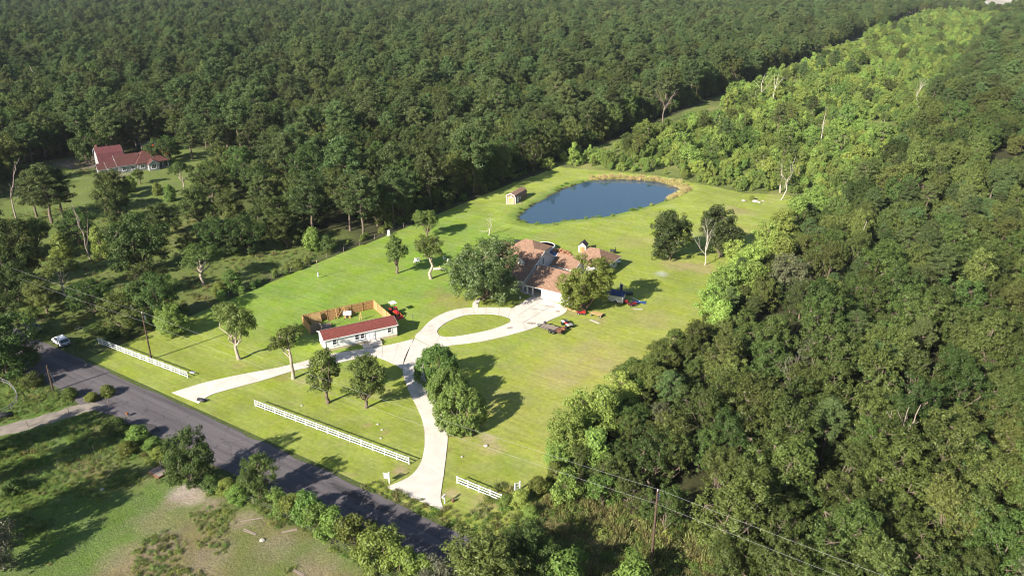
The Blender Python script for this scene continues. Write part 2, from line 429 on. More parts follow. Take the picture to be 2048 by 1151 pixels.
def road_mat():
    m, N, L = new_mat('worn_asphalt')
    b = N['Principled BSDF']; b.inputs['Roughness'].default_value = 0.9; b.inputs['Specular IOR Level'].default_value = 0.2
    tc = N.new('ShaderNodeTexCoord')
    def noise(scale, detail, stretch):
        mp = N.new('ShaderNodeMapping'); mp.inputs['Scale'].default_value = stretch
        L.new(tc.outputs['Object'], mp.inputs['Vector'])
        n = N.new('ShaderNodeTexNoise'); n.inputs['Scale'].default_value = scale; n.inputs['Detail'].default_value = detail; n.inputs['Roughness'].default_value = 0.65
        L.new(mp.outputs['Vector'], n.inputs['Vector']); return n.outputs['Fac']
    r = N.new('ShaderNodeValToRGB')
    e = r.color_ramp.elements
    e[0].position = 0.32; e[0].color = (0.075, 0.065, 0.071, 1); e[1].position = 0.68; e[1].color = (0.150, 0.134, 0.138, 1)
    L.new(noise(0.7, 7, (0.04, 1, 1)), r.inputs['Fac'])
    f = N.new('ShaderNodeMapRange'); f.inputs['From Min'].default_value = 0.3; f.inputs['From Max'].default_value = 0.7; f.inputs['To Min'].default_value = 0.75; f.inputs['To Max'].default_value = 1.2
    L.new(noise(9, 5, (1, 1, 1)), f.inputs['Value'])
    # cracks: thin edges of large warped cells
    vo = N.new('ShaderNodeTexVoronoi'); vo.feature = 'DISTANCE_TO_EDGE'; vo.inputs['Scale'].default_value = 0.16
    wv = N.new('ShaderNodeVectorMath'); wv.operation = 'ADD'
    n2 = N.new('ShaderNodeTexNoise'); n2.inputs['Scale'].default_value = 0.8; n2.inputs['Detail'].default_value = 5
    L.new(tc.outputs['Object'], n2.inputs['Vector'])
    s3 = N.new('ShaderNodeVectorMath'); s3.operation = 'SCALE'; s3.inputs['Scale'].default_value = 3.0
    L.new(n2.outputs['Color'], s3.inputs[0]); L.new(tc.outputs['Object'], wv.inputs[0]); L.new(s3.outputs[0], wv.inputs[1]); L.new(wv.outputs[0], vo.inputs['Vector'])
    ck = N.new('ShaderNodeMapRange'); ck.inputs['From Max'].default_value = 0.014; ck.inputs['To Min'].default_value = 0.55
    L.new(vo.outputs['Distance'], ck.inputs['Value'])
    mu = N.new('ShaderNodeMath'); mu.operation = 'MULTIPLY'; L.new(f.outputs['Result'], mu.inputs[0]); L.new(ck.outputs['Result'], mu.inputs[1])
    s = N.new('ShaderNodeVectorMath'); s.operation = 'SCALE'; L.new(r.outputs['Color'], s.inputs[0]); L.new(mu.outputs[0], s.inputs['Scale'])
    L.new(s.outputs[0], b.inputs['Base Color'])
    return m
M['asphalt'] = road_mat()
M['gravel'] = mat('gravel_lane', (0.235, 0.20, 0.165), 0.95, 0.22, 0.7, 0.6, dirt=0.6, dirtcol=(0.15, 0.13, 0.09))

def water_mat():
    m, N, L = new_mat('pond_water')
    b = N['Principled BSDF']
    b.inputs['Base Color'].default_value = (0.034, 0.068, 0.105, 1)
    b.inputs['Roughness'].default_value = 0.03
    b.inputs['IOR'].default_value = 1.33
    b.inputs['Specular IOR Level'].default_value = 0.6
    tc = N.new('ShaderNodeTexCoord')
    n = N.new('ShaderNodeTexNoise'); n.inputs['Scale'].default_value = 1.1; n.inputs['Detail'].default_value = 5
    L.new(tc.outputs['Object'], n.inputs['Vector'])
    bp = N.new('ShaderNodeBump'); bp.inputs['Strength'].default_value = 0.035; bp.inputs['Distance'].default_value = 0.1
    L.new(n.outputs['Fac'], bp.inputs['Height']); L.new(bp.outputs['Normal'], b.inputs['Normal'])
    return m
M['water'] = water_mat()
# ------------------------------------------------------------------ the land
POND = smooth(poly_px([(1035, 435), (1050, 445), (1077, 448.5), (1104, 446.5), (1131, 442), (1173, 438), (1218, 433), (1263, 422), (1308, 410), (1342, 397), (1362, 387),
                       (1366, 381), (1355, 375), (1330, 367), (1297, 362), (1252, 359), (1207, 359.5), (1173, 363), (1140, 373), (1117, 382), (1083, 400), (1061, 412), (1043, 426)], -0.35), 4, True)
LAWN = [(-58.5, -70.6), (-58.2, -10), (-57.5, 40), (-57.5, 75), (-55, 104), (-40, 108), (-20, 112), (0, 108), (12, 106), (24, 113), (33, 105), (35, 60), (34, 20), (34.5, -20), (35, -55), (34.5, -70.6)]
ROAD_Y0, ROAD_Y1 = -79.6, -71.6

def height(X, Y):
    X = np.asarray(X, float); Y = np.asarray(Y, float)
    d = dist_poly(X, Y, POND) * np.where(inside(X, Y, POND), -1, 1)
    h = -1.6 * (1 - sstep(-3.5, 1.0, d))
    h = h + 0.35 * np.exp(-((d - 4.5) / 2.6) ** 2)
    mx, my = S(1400, 408)
    h = h + 1.1 * np.exp(-(((X - mx) / 13) ** 2 + ((Y - my) / 17) ** 2)) * sstep(0.5, 7, d)
    h = h + 0.12 * vnoise(X, Y, 6, 3) * sstep(45, 60, np.abs(Y - 20) * 0 + np.where(Y > 40, 60, 0)) 
    # road ditches
    h = h - 0.35 * np.exp(-((Y + 69.2) / 1.0) ** 2) * sstep(36, 45, np.abs(X + 20) * 0 + np.where(X > 36, 50, 0))
    return h
def gz(x, y): return float(height(np.array([x]), np.array([y]))[0])

def tint(X, Y, lawn):
    """albedo of the ground by what grows there (mown grass, rough grass, forest floor, bare earth)"""
    n1 = vnoise(X, Y, 9, 1) * 0.6 + vnoise(X, Y, 3.2, 2) * 0.4
    n2 = vnoise(X, Y, 22, 5) * 0.6 + vnoise(X, Y, 7, 6) * 0.4
    n3 = vnoise(X, Y, 1.6, 8)
    C = np.zeros(X.shape + (3,))
    def put(col, w):
        w = np.clip(w, 0, 1)[..., None]
        C[:] = C * (1 - w) + np.array(col) * w
    if lawn:
        C[:] = (0.240, 0.290, 0.050)
        px, py, _ = PX(X, Y)
        put((0.170, 0.275, 0.040), sstep(-10, -26, X) * sstep(70, 20, Y) * sstep(-55, -40, Y) * (0.75 + 0.4 * n1))
        put((0.285, 0.300, 0.066), sstep(4, 16, X) * sstep(30, -10, Y) * (0.7 + 0.5 * n2))
        put((0.225, 0.265, 0.048), sstep(-45, -60, Y) * (0.7 + 0.5 * n1))
        put((0.265, 0.315, 0.062), sstep(35, 60, Y) * (0.6 + 0.5 * n2))
        put((0.35, 0.30, 0.12), sstep(0.30, 0.75, n2) * 0.5 * sstep(-8, 5, X))
        put((0.15, 0.22, 0.045), sstep(0.35, 0.8, n1) * 0.35)
        dp = dist_poly(X, Y, POND)
        far = sstep(80, 92, Y + 0.25 * X)
        put((0.33, 0.28, 0.10), sstep(3.2, 0.8, dp + 1.2 * n3) * (0.25 + 0.65 * far))
        put((0.10, 0.20, 0.035), sstep(3.5, 1.0, dp + 1.0 * n3) * (1 - far) * 0.6)
        put((0.10, 0.085, 0.055), np.where(inside(X, Y, POND), 1, 0) * 1.0)
        for qx, qy, r, col, w in LAWN_SPOTS:
            sx, sy = S(qx, qy)
            put(col, sstep(r * 1.25, r * 0.5, np.hypot(X - sx, Y - sy) + 0.35 * r * n3 + 0.25 * r * n1) * w)
        return C
    C[:] = (0.050, 0.048, 0.024)
    put((0.062, 0.068, 0.026), 0.5 + 0.5 * n1)
    # rough fields to the left
    pl = sstep(-6, 6, np.where(inside(X, Y, FIELD), 1, -1) * dist_poly(X, Y, FIELD) + 4 * n1)
    put((0.120, 0.155, 0.040), pl)
    put((0.165, 0.160, 0.055), pl * sstep(0.1, 0.7, n2) * 0.6)
    put((0.09, 0.115, 0.03), pl * sstep(0.1, 0.7, n1) * 0.6)
    yd = sstep(-4, 4, np.where(inside(X, Y, YARD), 1, -1) * dist_poly(X, Y, YARD) + 3 * n1)
    put((0.135, 0.175, 0.045), yd * 0.9)
    # verge by the road, left
    put((0.065, 0.090, 0.026), sstep(-86, -82, Y) * sstep(-69, -71, -np.abs(Y + 75) - 61 + 0 * Y) * 0.0)
    vg = sstep(10, 6, np.abs(Y + 75.5) + 1.2 * n1)
    put((0.080, 0.105, 0.030), vg * 0.9)
    # pasture in front of the road
    pa = sstep(-81.5, -83, Y + 0.6 * n1)
    put((0.105, 0.158, 0.036), pa)
    put((0.17, 0.148, 0.066), pa * sstep(-0.05, 0.45, n2 + 0.25 * n1 + 0.5 * sstep(-15, -5, X) - 0.1))
    put((0.22, 0.17, 0.10), pa * sstep(0.5, 0.95, n2 * 0.7 + n1 * 0.5 + 0.35 * sstep(-14, -2, X)) * 0.8)
    for qx, qy, r, col, w in GROUND_SPOTS:
        sx, sy = S(qx, qy)
        put(col, sstep(r * 1.25, r * 0.5, np.hypot(X - sx, Y - sy) + 0.35 * r * n3 + 0.3 * r * n1) * w)
    # tall dry grass under the power line at the right
    rc = sstep(9, 4, np.abs(Y + 62) + 2 * n1) * sstep(34, 37, X)
    put((0.145, 0.125, 0.050), rc)
    put((0.085, 0.10, 0.032), rc * sstep(0.1, 0.6, n1) * 0.8)
    yg = sstep(-59, -57, X) * sstep(44, 42, X) * sstep(98, 102, Y) * sstep(1100, 1080, Y)
    put((0.17, 0.21, 0.055), yg * (0.75 + 0.3 * n1))
    put((0.27, 0.25, 0.09), yg * sstep(0.2, 0.7, n2) * 0.7)
    # clearings inside the young growth behind the pond
    return C

FIELD = poly_px([(-60, 640), (-60, 430), (0, 400), (45, 330), (130, 318), (200, 340), (330, 300), (560, 312), (560, 335), (470, 365), (470, 400), (560, 420), (600, 470), (700, 470), (660, 515), (300, 650), (140, 705), (60, 660)])
YARD = poly_px([(90, 345), (200, 355), (330, 290), (560, 310), (560, 330), (440, 350), (380, 400), (270, 400), (100, 420), (0, 430), (0, 400)])
TAN = (0.33, 0.26, 0.14)
LAWN_SPOTS = [(918, 855, 3.0, TAN, .7), (980, 890, 2.4, TAN, .55), (975, 878, 1.6, (0.35, .3, .17), .6), (1325, 548, 1.6, (0.40, .42, .36), .75), (1090, 470, 4, (0.28, .25, .1), .3),
              (1480, 425, 5, TAN, .5), (1400, 535, 4.5, TAN, .55), (1350, 530, 4, TAN, .45), (1150, 625, 2.2, (0.32, .25, .14), .6), (1200, 640, 2.0, TAN, .35), (905, 600, 4.5, (0.27, .21, .08), .45),
              (870, 585, 3.5, (0.26, .21, .08), .35), (800, 940, 1.6, TAN, .8), (905, 985, 1.3, TAN, .8), (980, 1005, 2.5, TAN, .55), (560, 750, 2.5, (0.24, .20, .07), .55), (760, 780, 3, (0.23, .20, .07), .4),
              (895, 870, 0.9, (0.20, .14, .07), .8), (893, 900, 0.9, (0.20, .14, .07), .7), (1190, 700, 5, TAN, .3), (1300, 640, 5, TAN, .35), (1360, 690, 4, TAN, .3), (700, 950, .8, TAN, .4),
              (735, 850, 0.8, (0.33, .25, .12), .7), (770, 865, .6, (0.33, .25, .12), .6), (480, 730, 1.5, TAN, .35), (610, 760, 1.6, TAN, .4), (1120, 905, 2.0, TAN, .5),
              (1700, 385, 3, TAN, .3), (1430, 235, 4, TAN, .3), (645, 760, 2, TAN, .2), (1100, 760, 4, TAN, .25), (1020, 930, 3, (.14, .2, .04), .4)]
DIRT = (0.27, 0.205, 0.15)
GROUND_SPOTS = [(365, 985, 1.9, (0.36, .30, .25), .9), (390, 1000, 1.8, (0.33, .27, .21), .85), (340, 1010, 1.8, DIRT, .5), (300, 1050, 3.0, DIRT, .3), (420, 1010, 1.6, DIRT, .7), (480, 1040, 2, DIRT, .6), (250, 1110, 3.2, DIRT, .3),
                (560, 1090, 2.6, DIRT, .35), (640, 1120, 2.6, DIRT, .35), (420, 1110, 3, DIRT, .35), (330, 1090, 2.5, DIRT, .5), (150, 325, 9, (0.22, .17, .14), .85), (165, 332, 5, (0.22, .17, .14), .8), (235, 352, 5, (0.22, .17, .14), .6),
                (325, 280, 6, (0.22, .17, .14), .6), (640, 275, 7, (0.15, .14, .06), .6), (1760, 160, 9, (0.4, .36, .2), .9), (1660, 175, 8, (0.28, .30, .1), .8), (1430, 232, 7, (0.2, .25, .07), .8), (1510, 195, 9, (0.2, .25, .07), .8),
                (1350, 258, 6, (0.2, .25, .07), .8), (1590, 160, 9, (0.2, .25, .07), .8), (270, 960, 3.5, (0.12, .12, .045), .6), (1010, 1040, 3, (0.13, .17, .04), .7)]

xs = np.unique(np.concatenate([np.linspace(-3200, -420, 30), np.linspace(-420, -120, 90), np.linspace(-120, -64, 40), np.arange(-64, 41, 0.8), np.linspace(41, 130, 40), np.linspace(130, 420, 40), np.linspace(420, 3200, 30)]))
ys = np.unique(np.concatenate([np.linspace(-500, -125, 14), np.linspace(-125, -110, 12), np.arange(-110, 118, 0.8), np.linspace(118, 330, 70), np.linspace(330, 1300, 60), np.linspace(1300, 6000, 30)]))
GX, GY = np.meshgrid(xs, ys)
nx, ny = len(xs), len(ys)
near = (GX > -90) & (GX < 60) & (GY > 20) & (GY < 130) | ((GX > 30) & (GX < 140) & (GY > -75) & (GY < -60))
GZ = np.zeros(GX.shape); GZ[near] = height(GX[near], GY[near])
cxs, cys = (GX[:-1, :-1] + GX[1:, 1:]) / 2, (GY[:-1, :-1] + GY[1:, 1:]) / 2
is_lawn = inside(cxs, cys, LAWN) & (cxs > -66) & (cxs < 42)
ii = np.arange(nx * ny).reshape(ny, nx)
quads_all = np.stack([ii[:-1, :-1], ii[:-1, 1:], ii[1:, 1:], ii[1:, :-1]], -1)
P_all = np.stack([GX, GY, GZ], -1).reshape(-1, 3)
for nm, msk, mt in (('lawn', is_lawn, M['lawn']), ('ground', ~is_lawn, M['ground'])):
    q = quads_all[msk]
    used, inv = np.unique(q, return_inverse=True)
    V = P_all[used]
    me = np_mesh(nm, V, inv.reshape(q.shape), [mt], None, True)
    col = np.ones((len(V), 4), np.float32)
    col[:, :3] = tint(V[:, 0], V[:, 1], nm == 'lawn')
    a = me.color_attributes.new('tint', 'FLOAT_COLOR', 'POINT')
    a.data.foreach_set('color', col.ravel())
    tag(link(nm, me), kind='structure')

# pond water
mb = MB(); mb.prism([(x, y) for x, y in smooth(POND, 1, True)], -0.36, -0.35)
big = []
cxp, cyp = np.mean([p[0] for p in POND]), np.mean([p[1] for p in POND])
for x, y in POND:
    dx, dy = x - cxp, y - cyp; L_ = math.hypot(dx, dy); big.append((x + dx / L_ * 0.9, y + dy / L_ * 0.9))
mb = MB(); mb.add([(x, y, -0.35) for x, y in big], [tuple(range(len(big)))] if sum(big[i][0] * big[(i + 1) % len(big)][1] - big[(i + 1) % len(big)][0] * big[i][1] for i in range(len(big))) > 0 else [tuple(range(len(big) - 1, -1, -1))])
tag(mb.build('pond_water', M['water']), kind='structure')

# road with a ragged edge
rng = np.random.default_rng(3)
rx = np.arange(-330, 130, 1.5)
e0 = ROAD_Y0 + 0.35 * vnoise(rx, rx * 0, 4, 11) + 0.15 * vnoise(rx, rx * 0, 1.5, 12) + 0.012 * (rx + 20)
e1 = ROAD_Y1 + 0.25 * vnoise(rx, rx * 0, 4, 13) + 0.12 * vnoise(rx, rx * 0, 1.5, 14)
e0 = np.where(rx < -36, e0 - 0.9 * np.exp(-((rx + 42) / 5) ** 2), e0)
V, Q = [], []
for k, t in enumerate((0, 0.25, 0.5, 0.75, 1)):
    for i in range(len(rx)): V.append((rx[i], e0[i] * (1 - t) + e1[i] * t, 0.03 + 0.05 * (1 - abs(2 * t - 1))))
n = len(rx)
for k in range(4):
    for i in range(n - 1): Q.append((k * n + i, k * n + i + 1, (k + 1) * n + i + 1, (k + 1) * n + i))
tag(link('road', np_mesh('road', V, Q, [M['asphalt']], None, True)), kind='structure')
M['tar'] = mat('tar_patch', (0.055, 0.050, 0.052), 0.9, 0.25, 2)
# dark tar patches and repairs
for qx, qy, lx, ly, rz in ((720, 995, 12, 1.3, 0.0), (300, 855, 4.5, 1.6, 0.06)):
    pts = []
    for k in range(22):
        a = 2 * math.pi * k / 22
        r = 1 + 0.18 * math.sin(3.1 * k) + 0.1 * math.sin(7.7 * k)
        pts.append((lx / 2 * r * math.cos(a), ly / 2 * r * math.sin(a)))
    c = S(qx, qy)
    mb = MB(); mb.add([(x, y, 0) for x, y in pts], [tuple(range(len(pts)))])
    o = mb.build('road_patch', M['tar'], None, (c[0], c[1], 0.092), rz)
    tag(o, kind='structure')
# gravel lane to the left
cl = smooth(poly_px([(-160, 898), (0, 862), (100, 836), (170, 814), (215, 803), (262, 800)]), 8)
V, Q = [], []
for i, (x, y) in enumerate(cl):
    x2, y2 = cl[min(i + 1, len(cl) - 1)]; x1, y1 = cl[max(i - 1, 0)]
    dx, dy = x2 - x1, y2 - y1; L_ = math.hypot(dx, dy); nxn, nyn = -dy / L_, dx / L_
    w = 1.75 + 0.2 * math.sin(i * 1.3) + max(0, i - 26) * 0.2
    for s in (-1, -0.35, 0.35, 1): V.append((x + nxn * w * s, y + nyn * w * s, 0.02 + 0.03 * (abs(s) < 0.9)))
for i in range(len(cl) - 1):
    for k in range(3): Q.append((i * 4 + k, i * 4 + k + 1, i * 4 + 5 + k, i * 4 + 4 + k))
tag(link('gravel_lane', np_mesh('gravel_lane', V, Q, [M['gravel']], None, True)), kind='structure')

# ------------------------------------------------------------------ concrete drive, slab by slab
drive_base = empty('driveway')
tag(drive_base, kind='structure')
def slab(poly, z0=0.0, z1=0.085, shrink=0.035, parent=None):
    c = np.mean(poly, axis=0)
    pp = []
    n = len(poly)
    area = sum(poly[i][0] * poly[(i + 1) % n][1] - poly[(i + 1) % n][0] * poly[i][1] for i in range(n))
    if area < 0: poly = poly[::-1]
    for x, y in poly:
        d = np.array([x, y]) - c; L_ = np.linalg.norm(d) + 1e-6
        q = c + d * (1 - shrink * 1.5 / L_)
        pp.append((q[0], q[1]))
    mb = MB(); mb.prism(pp, z0, z1)
    return mb.build('slab', M['concrete'], parent or drive_base)
def resample(pts, n):
    P = np.array(pts, float); d = np.r_[0, np.cumsum(np.hypot(*np.diff(P, axis=0).T))]
    t = np.linspace(0, d[-1], n)
    return np.stack([np.interp(t, d, P[:, 0]), np.interp(t, d, P[:, 1])], -1)
base_mb = MB()
def strip(A, B, nslab, k=4, split=False, closed=False):
    A, B = resample(A, nslab * k + 1), resample(B, nslab * k + 1)
    for i in range(nslab):
        a, b = A[i * k:(i + 1) * k + 1], B[i * k:(i + 1) * k + 1]
        slab([tuple(q) for q in a] + [tuple(q) for q in b[::-1]])
    pts = [tuple(q) for q in A] + [tuple(q) for q in B[::-1]]
    for i in range(len(A) - 1):
        base_mb.add([(*A[i], 0.022), (*A[i + 1], 0.022), (*B[i + 1], 0.022), (*B[i], 0.022)], [(0, 1, 2, 3)])
mainL = smooth(poly_px([(772, 974), (783, 969), (805, 960), (824, 948), (839, 929), (846, 908), (849, 885), (848, 858), (842, 834), (832, 811), (817, 781), (807, 752), (805, 738), (807, 722), (814, 704), (829, 677)]), 5)
mainR = smooth(poly_px([(889, 1022), (886, 1012), (882, 999), (883, 981), (887, 955), (892, 915), (896, 875), (893.5, 849), (883, 828), (873, 805), (861, 784), (852, 760), (848, 745), (847, 730), (851, 713), (868, 696)]), 5)
strip(mainL, mainR, 13, 6)
leftU = smooth(poly_px([(827, 677.5), (802, 684), (772, 690.5), (727, 697.7), (706, 701), (655, 709), (602, 724), (545, 737), (480, 749), (416, 763), (381, 773), (343, 785)]), 5)
leftD = smooth(poly_px([(803.5, 738), (790, 729.4), (764, 718), (746, 713.5), (716, 716.5), (669, 727), (610, 736), (577, 744.5), (520, 762), (442, 783), (416, 793), (398, 807)]), 5)
strip(leftU, leftD, 14, 5)
ro = poly_px([(868, 695), (906, 690), (940.5, 686), (977, 680), (1016, 671), (1054, 660.5), (1043, 640), (1024, 617), (999, 615), (972, 614.6), (945, 615), (921, 617), (897, 622.6), (875, 632), (858, 643), (843, 659), (830, 676)])
ri = poly_px([(880, 671), (892, 673.6), (915, 672), (955, 665), (985, 658), (1012, 648), (1021, 641), (1016, 635), (997, 630), (972, 628), (950, 628.5), (930, 630.5), (910, 637), (893, 645), (882, 653), (876, 659), (875.2, 665)])
for i in range(len(ro)):
    j = (i + 1) % len(ro)
    def mid(L_, t):
        k = 4; s = smooth([L_[(i - 1) % len(L_)], L_[i], L_[j], L_[(j + 1) % len(L_)]], 4)
        return s[4 + t]
    straight = i in (4, 5, 6, 16)
    a = [ro[i], ro[j]] if straight else [mid(ro, t) for t in range(5)]
    b = [mid(ri, t) for t in range(5)]
    slab(list(a) + list(b[::-1]))
    base_mb.add([(*ro[i], 0.018), (*ro[j], 0.018), (*ri[j], 0.018), (*ri[i], 0.018)], [(0, 1, 2, 3)])
# forecourt in front of the garage: a 2 x 4 grid of large slabs
FA, FB, FC, FD = [np.array(S(*q)) for q in ((1024, 617), (1056, 660), (1139, 616), (1071, 588))]
fa = resample([S(1024, 617), S(1043, 640), S(1054, 660.5)], 5)                        # ring side
fb = resample([S(1071, 587.5), S(1088.5, 598.7), S(1138, 613.5)], 5)                  # house side
fr = smooth([S(1054, 660.5), S(1080, 651), S(1104, 638.5), S(1128.5, 627.5), S(1138, 613.5)], 5)
def fpt(s, t):
    p = fa[0] * 0
    i = s * 4
    p = (1 - t) * np.array([np.interp(i, range(5), fa[:, 0]), np.interp(i, range(5), fa[:, 1])]) + t * np.array([np.interp(i, range(5), fb[:, 0]), np.interp(i, range(5), fb[:, 1])])
    if s > 0.999:
        q = resample(fr, 41)[int(round(t * 40))]
        return tuple(q)
    return tuple(p)
SS = (0, 0.34, 0.68, 1.0); TT = (0, 0.27, 0.52, 0.77, 1.0)
for i in range(3):
    for j in range(4):
        s0, s1, t0, t1 = SS[i], SS[i + 1], TT[j], TT[j + 1]
        poly = [fpt(s0 + (s1 - s0) * k / 3, t0) for k in range(3)] + [fpt(s1, t0 + (t1 - t0) * k / 4) for k in range(4)] + [fpt(s1 - (s1 - s0) * k / 3, t1) for k in range(3)] + [fpt(s0, t1 - (t1 - t0) * k / 4) for k in range(4)]
        slab(poly)
        base_mb.add([(*fpt(s0, t0), 0.02), (*fpt(s1, t0), 0.02), (*fpt(s1, t1), 0.02), (*fpt(s0, t1), 0.02)], [(0, 1, 2, 3)])
base_mb.build('joint_bed', M['joint'], drive_base)
M['stain'] = mat('oil_stain', (0.30, 0.245, 0.20), 0.8, 0.3, 3)
for k, (qx, qy, lx, ly, rz) in enumerate(((1063, 646, 1.0, 0.5, 0.4), (1098, 612, 1.5, 0.25, 0.2), (1116, 622, 0.5, 0.4, 0), (1075, 618, 1.8, 0.16, 0.3), (1020, 655, 0.7, 0.4, 1.0))):
    pts = [((lx * (1 + 0.25 * math.sin(3.3 * j + k))) * math.cos(j * 6.283 / 18), (ly * (1 + 0.25 * math.cos(2.7 * j + k))) * math.sin(j * 6.283 / 18)) for j in range(18)]
    c = S(qx, qy, 0.09)
    MB().add([(x, y, 0) for x, y in pts], [tuple(range(18))]).build('stain', M['stain'], drive_base, (c[0], c[1], 0.0895 + 0.0005 * k), rz)
# walks
walk = tag(empty('house_walk'), kind='structure')
wl, wr = poly_px([(944.5, 614), (945, 606), (952, 597.5)]), poly_px([(956.5, 614), (957, 606), (962, 599)])
for i in range(2): slab([wl[i], wl[i + 1], wr[i + 1], wr[i]], parent=walk)
walk2 = tag(empty('door_walk'), kind='structure')
slab(poly_px([(728, 697), (721, 688.5), (746, 682.5), (754, 692.8)]), parent=walk2)
# pale worn apron patch at the left drive's mouth is the last slab, bleached
# ------------------------------------------------------------------ buildings
def window(parent, c, w, h, face, frame_m='white', name='window', bars=(1, 1), t=0.09):
    """face: '-y', '+y', '-x', '+x' in the parent's own axes; frame with pane (sub-part), proud of the wall"""
    rz = {'-y': 0, '+x': math.pi / 2, '+y': math.pi, '-x': -math.pi / 2}[face]
    mb = MB(); b = 0.11
    mb.box((-w / 2 + b / 2, 0, 0), (b, t, h)); mb.box((w / 2 - b / 2, 0, 0), (b, t, h))
    mb.box((0, 0, h / 2 - b / 2), (w - 2 * b, t, b)); mb.box((0, 0, -h / 2 + b / 2), (w - 2 * b, t, b))
    mb.box((0, -0.03, -h / 2 - 0.04), (w + 0.12, t + 0.06, 0.07))
    for k in range(bars[0]): mb.box((-w / 2 + w * (k + 1) / (bars[0] + 1), 0.0, 0), (0.04, t - 0.03, h - 2 * b))
    for k in range(bars[1]): mb.box((0, 0.002, -h / 2 + h * (k + 1) / (bars[1] + 1)), (w - 2 * b, t - 0.032, 0.05))
    f = mb.build(name, M[frame_m], parent, c, rz)
    p = MB().box((0, 0.012, 0), (w - 2 * b + 0.01, 0.02, h - 2 * b + 0.01)).build('pane', M['glass'], f)
    return f
def door(parent, c, w, h, face, m='white', panels=2):
    rz = {'-y': 0, '+x': math.pi / 2, '+y': math.pi, '-x': -math.pi / 2}[face]
    mb = MB(); mb.box((0, 0, 0), (w, 0.07, h))
    for k in range(panels): mb.box((0, -0.045, -h / 2 + h * (k + 0.5) / panels), (w * 0.65, 0.025, h / panels * 0.7))
    d = mb.build('door', M[m], parent, c, rz)
    MB().box((w * 0.38, -0.08, -0.02), (0.07, 0.09, 0.12)).build('handle', M['metal'], d)
    fr = MB(); fr.box((-w / 2 - 0.06, 0, 0.03), (0.1, 0.12, h + 0.1)); fr.box((w / 2 + 0.06, 0, 0.03), (0.1, 0.12, h + 0.1)); fr.box((0, 0, h / 2 + 0.06), (w + 0.02, 0.12, 0.1))
    fr.build('door_frame', M['white'], d)
    return d
def roof_shell(prof, x0, x1, t=0.16):
    """thick roof following the (y, z) profile from eave to eave, along x"""
    lo = [(y, z - t) for y, z in prof]
    mb = MB()
    for i in range(len(prof) - 1):
        vs = []
        for x in (x0, x1): vs += [(x, *prof[i]), (x, *prof[i + 1]), (x, *lo[i + 1]), (x, *lo[i])]
        mb.add(vs, [(0, 3, 2, 1), (4, 5, 6, 7), (0, 1, 5, 4), (3, 7, 6, 2)] + ([(0, 4, 7, 3)] if i == 0 else []) + ([(1, 2, 6, 5)] if i == len(prof) - 2 else []))
    return mb
def fascia(prof, x0, x1, t=0.22, m='white', parent=None):
    """white boards along gable edges and eaves"""
    mb = MB()
    for x, s in ((x0, -1), (x1, 1)):
        for i in range(len(prof) - 1):
            a, b = prof[i], prof[i + 1]
            mb.add([(x + s * 0.004, a[0], a[1] - 0.02), (x + s * 0.004, b[0], b[1] - 0.02), (x + s * 0.004, b[0], b[1] - t), (x + s * 0.004, a[0], a[1] - t),
                    (x + s * 0.05, a[0], a[1] - 0.02), (x + s * 0.05, b[0], b[1] - 0.02), (x + s * 0.05, b[0], b[1] - t), (x + s * 0.05, a[0], a[1] - t)],
                   [(0, 1, 2, 3), (7, 6, 5, 4), (0, 4, 5, 1), (2, 6, 7, 3), (1, 5, 6, 2), (3, 7, 4, 0)])
    for (y, z), s in ((prof[0], -1), (prof[-1], 1)):
        mb.box(((x0 + x1) / 2, y + s * 0.035, z - t / 2 - 0.02), (x1 - x0 + 0.1, 0.06, t))
    return mb.build('fascia', M[m], parent)
def hip_roof(x0, x1, y0, y1, z0, z1, i0, i1, t=0.16):
    """hip roof, ridge along x, ends drawn in by i0 (left) and i1 (right)"""
    ym = (y0 + y1) / 2
    v = [(x0, y0, z0), (x1, y0, z0), (x1, y1, z0), (x0, y1, z0), (x0 + i0, ym, z1), (x1 - i1, ym, z1)]
    v += [(a, b, c - t) for a, b, c in v[:4]]
    return MB().add(v, [(0, 1, 5, 4), (1, 2, 5), (2, 3, 4, 5), (3, 0, 4), (0, 6, 7, 1), (1, 7, 8, 2), (2, 8, 9, 3), (3, 9, 6, 0), (9, 8, 7, 6)])

# ---- the main house
H_ = empty('house', (0, 0, 0), 0, 'sprawling pale house with brown shingle roofs, dormer and garage at the end of the drive', 'house')
main_prof = [(0.7, 2.55), (3.2, 3.55), (10.2, 7.0), (14.2, 4.55), (16.6, 3.25)]
wallp = [(2.9, 0), (2.9, 3.2), (10.2, 6.82), (14.2, 4.37), (16.0, 3.4), (16.0, 0)]
MB().extrude_x(wallp, -19.0, -6.0).build('wall', M['grey_siding'], H_)
roof_shell(main_prof, -19.4, -5.75).build('roof', M['shingle'], H_)
fascia(main_prof, -19.4, -5.75, parent=H_)
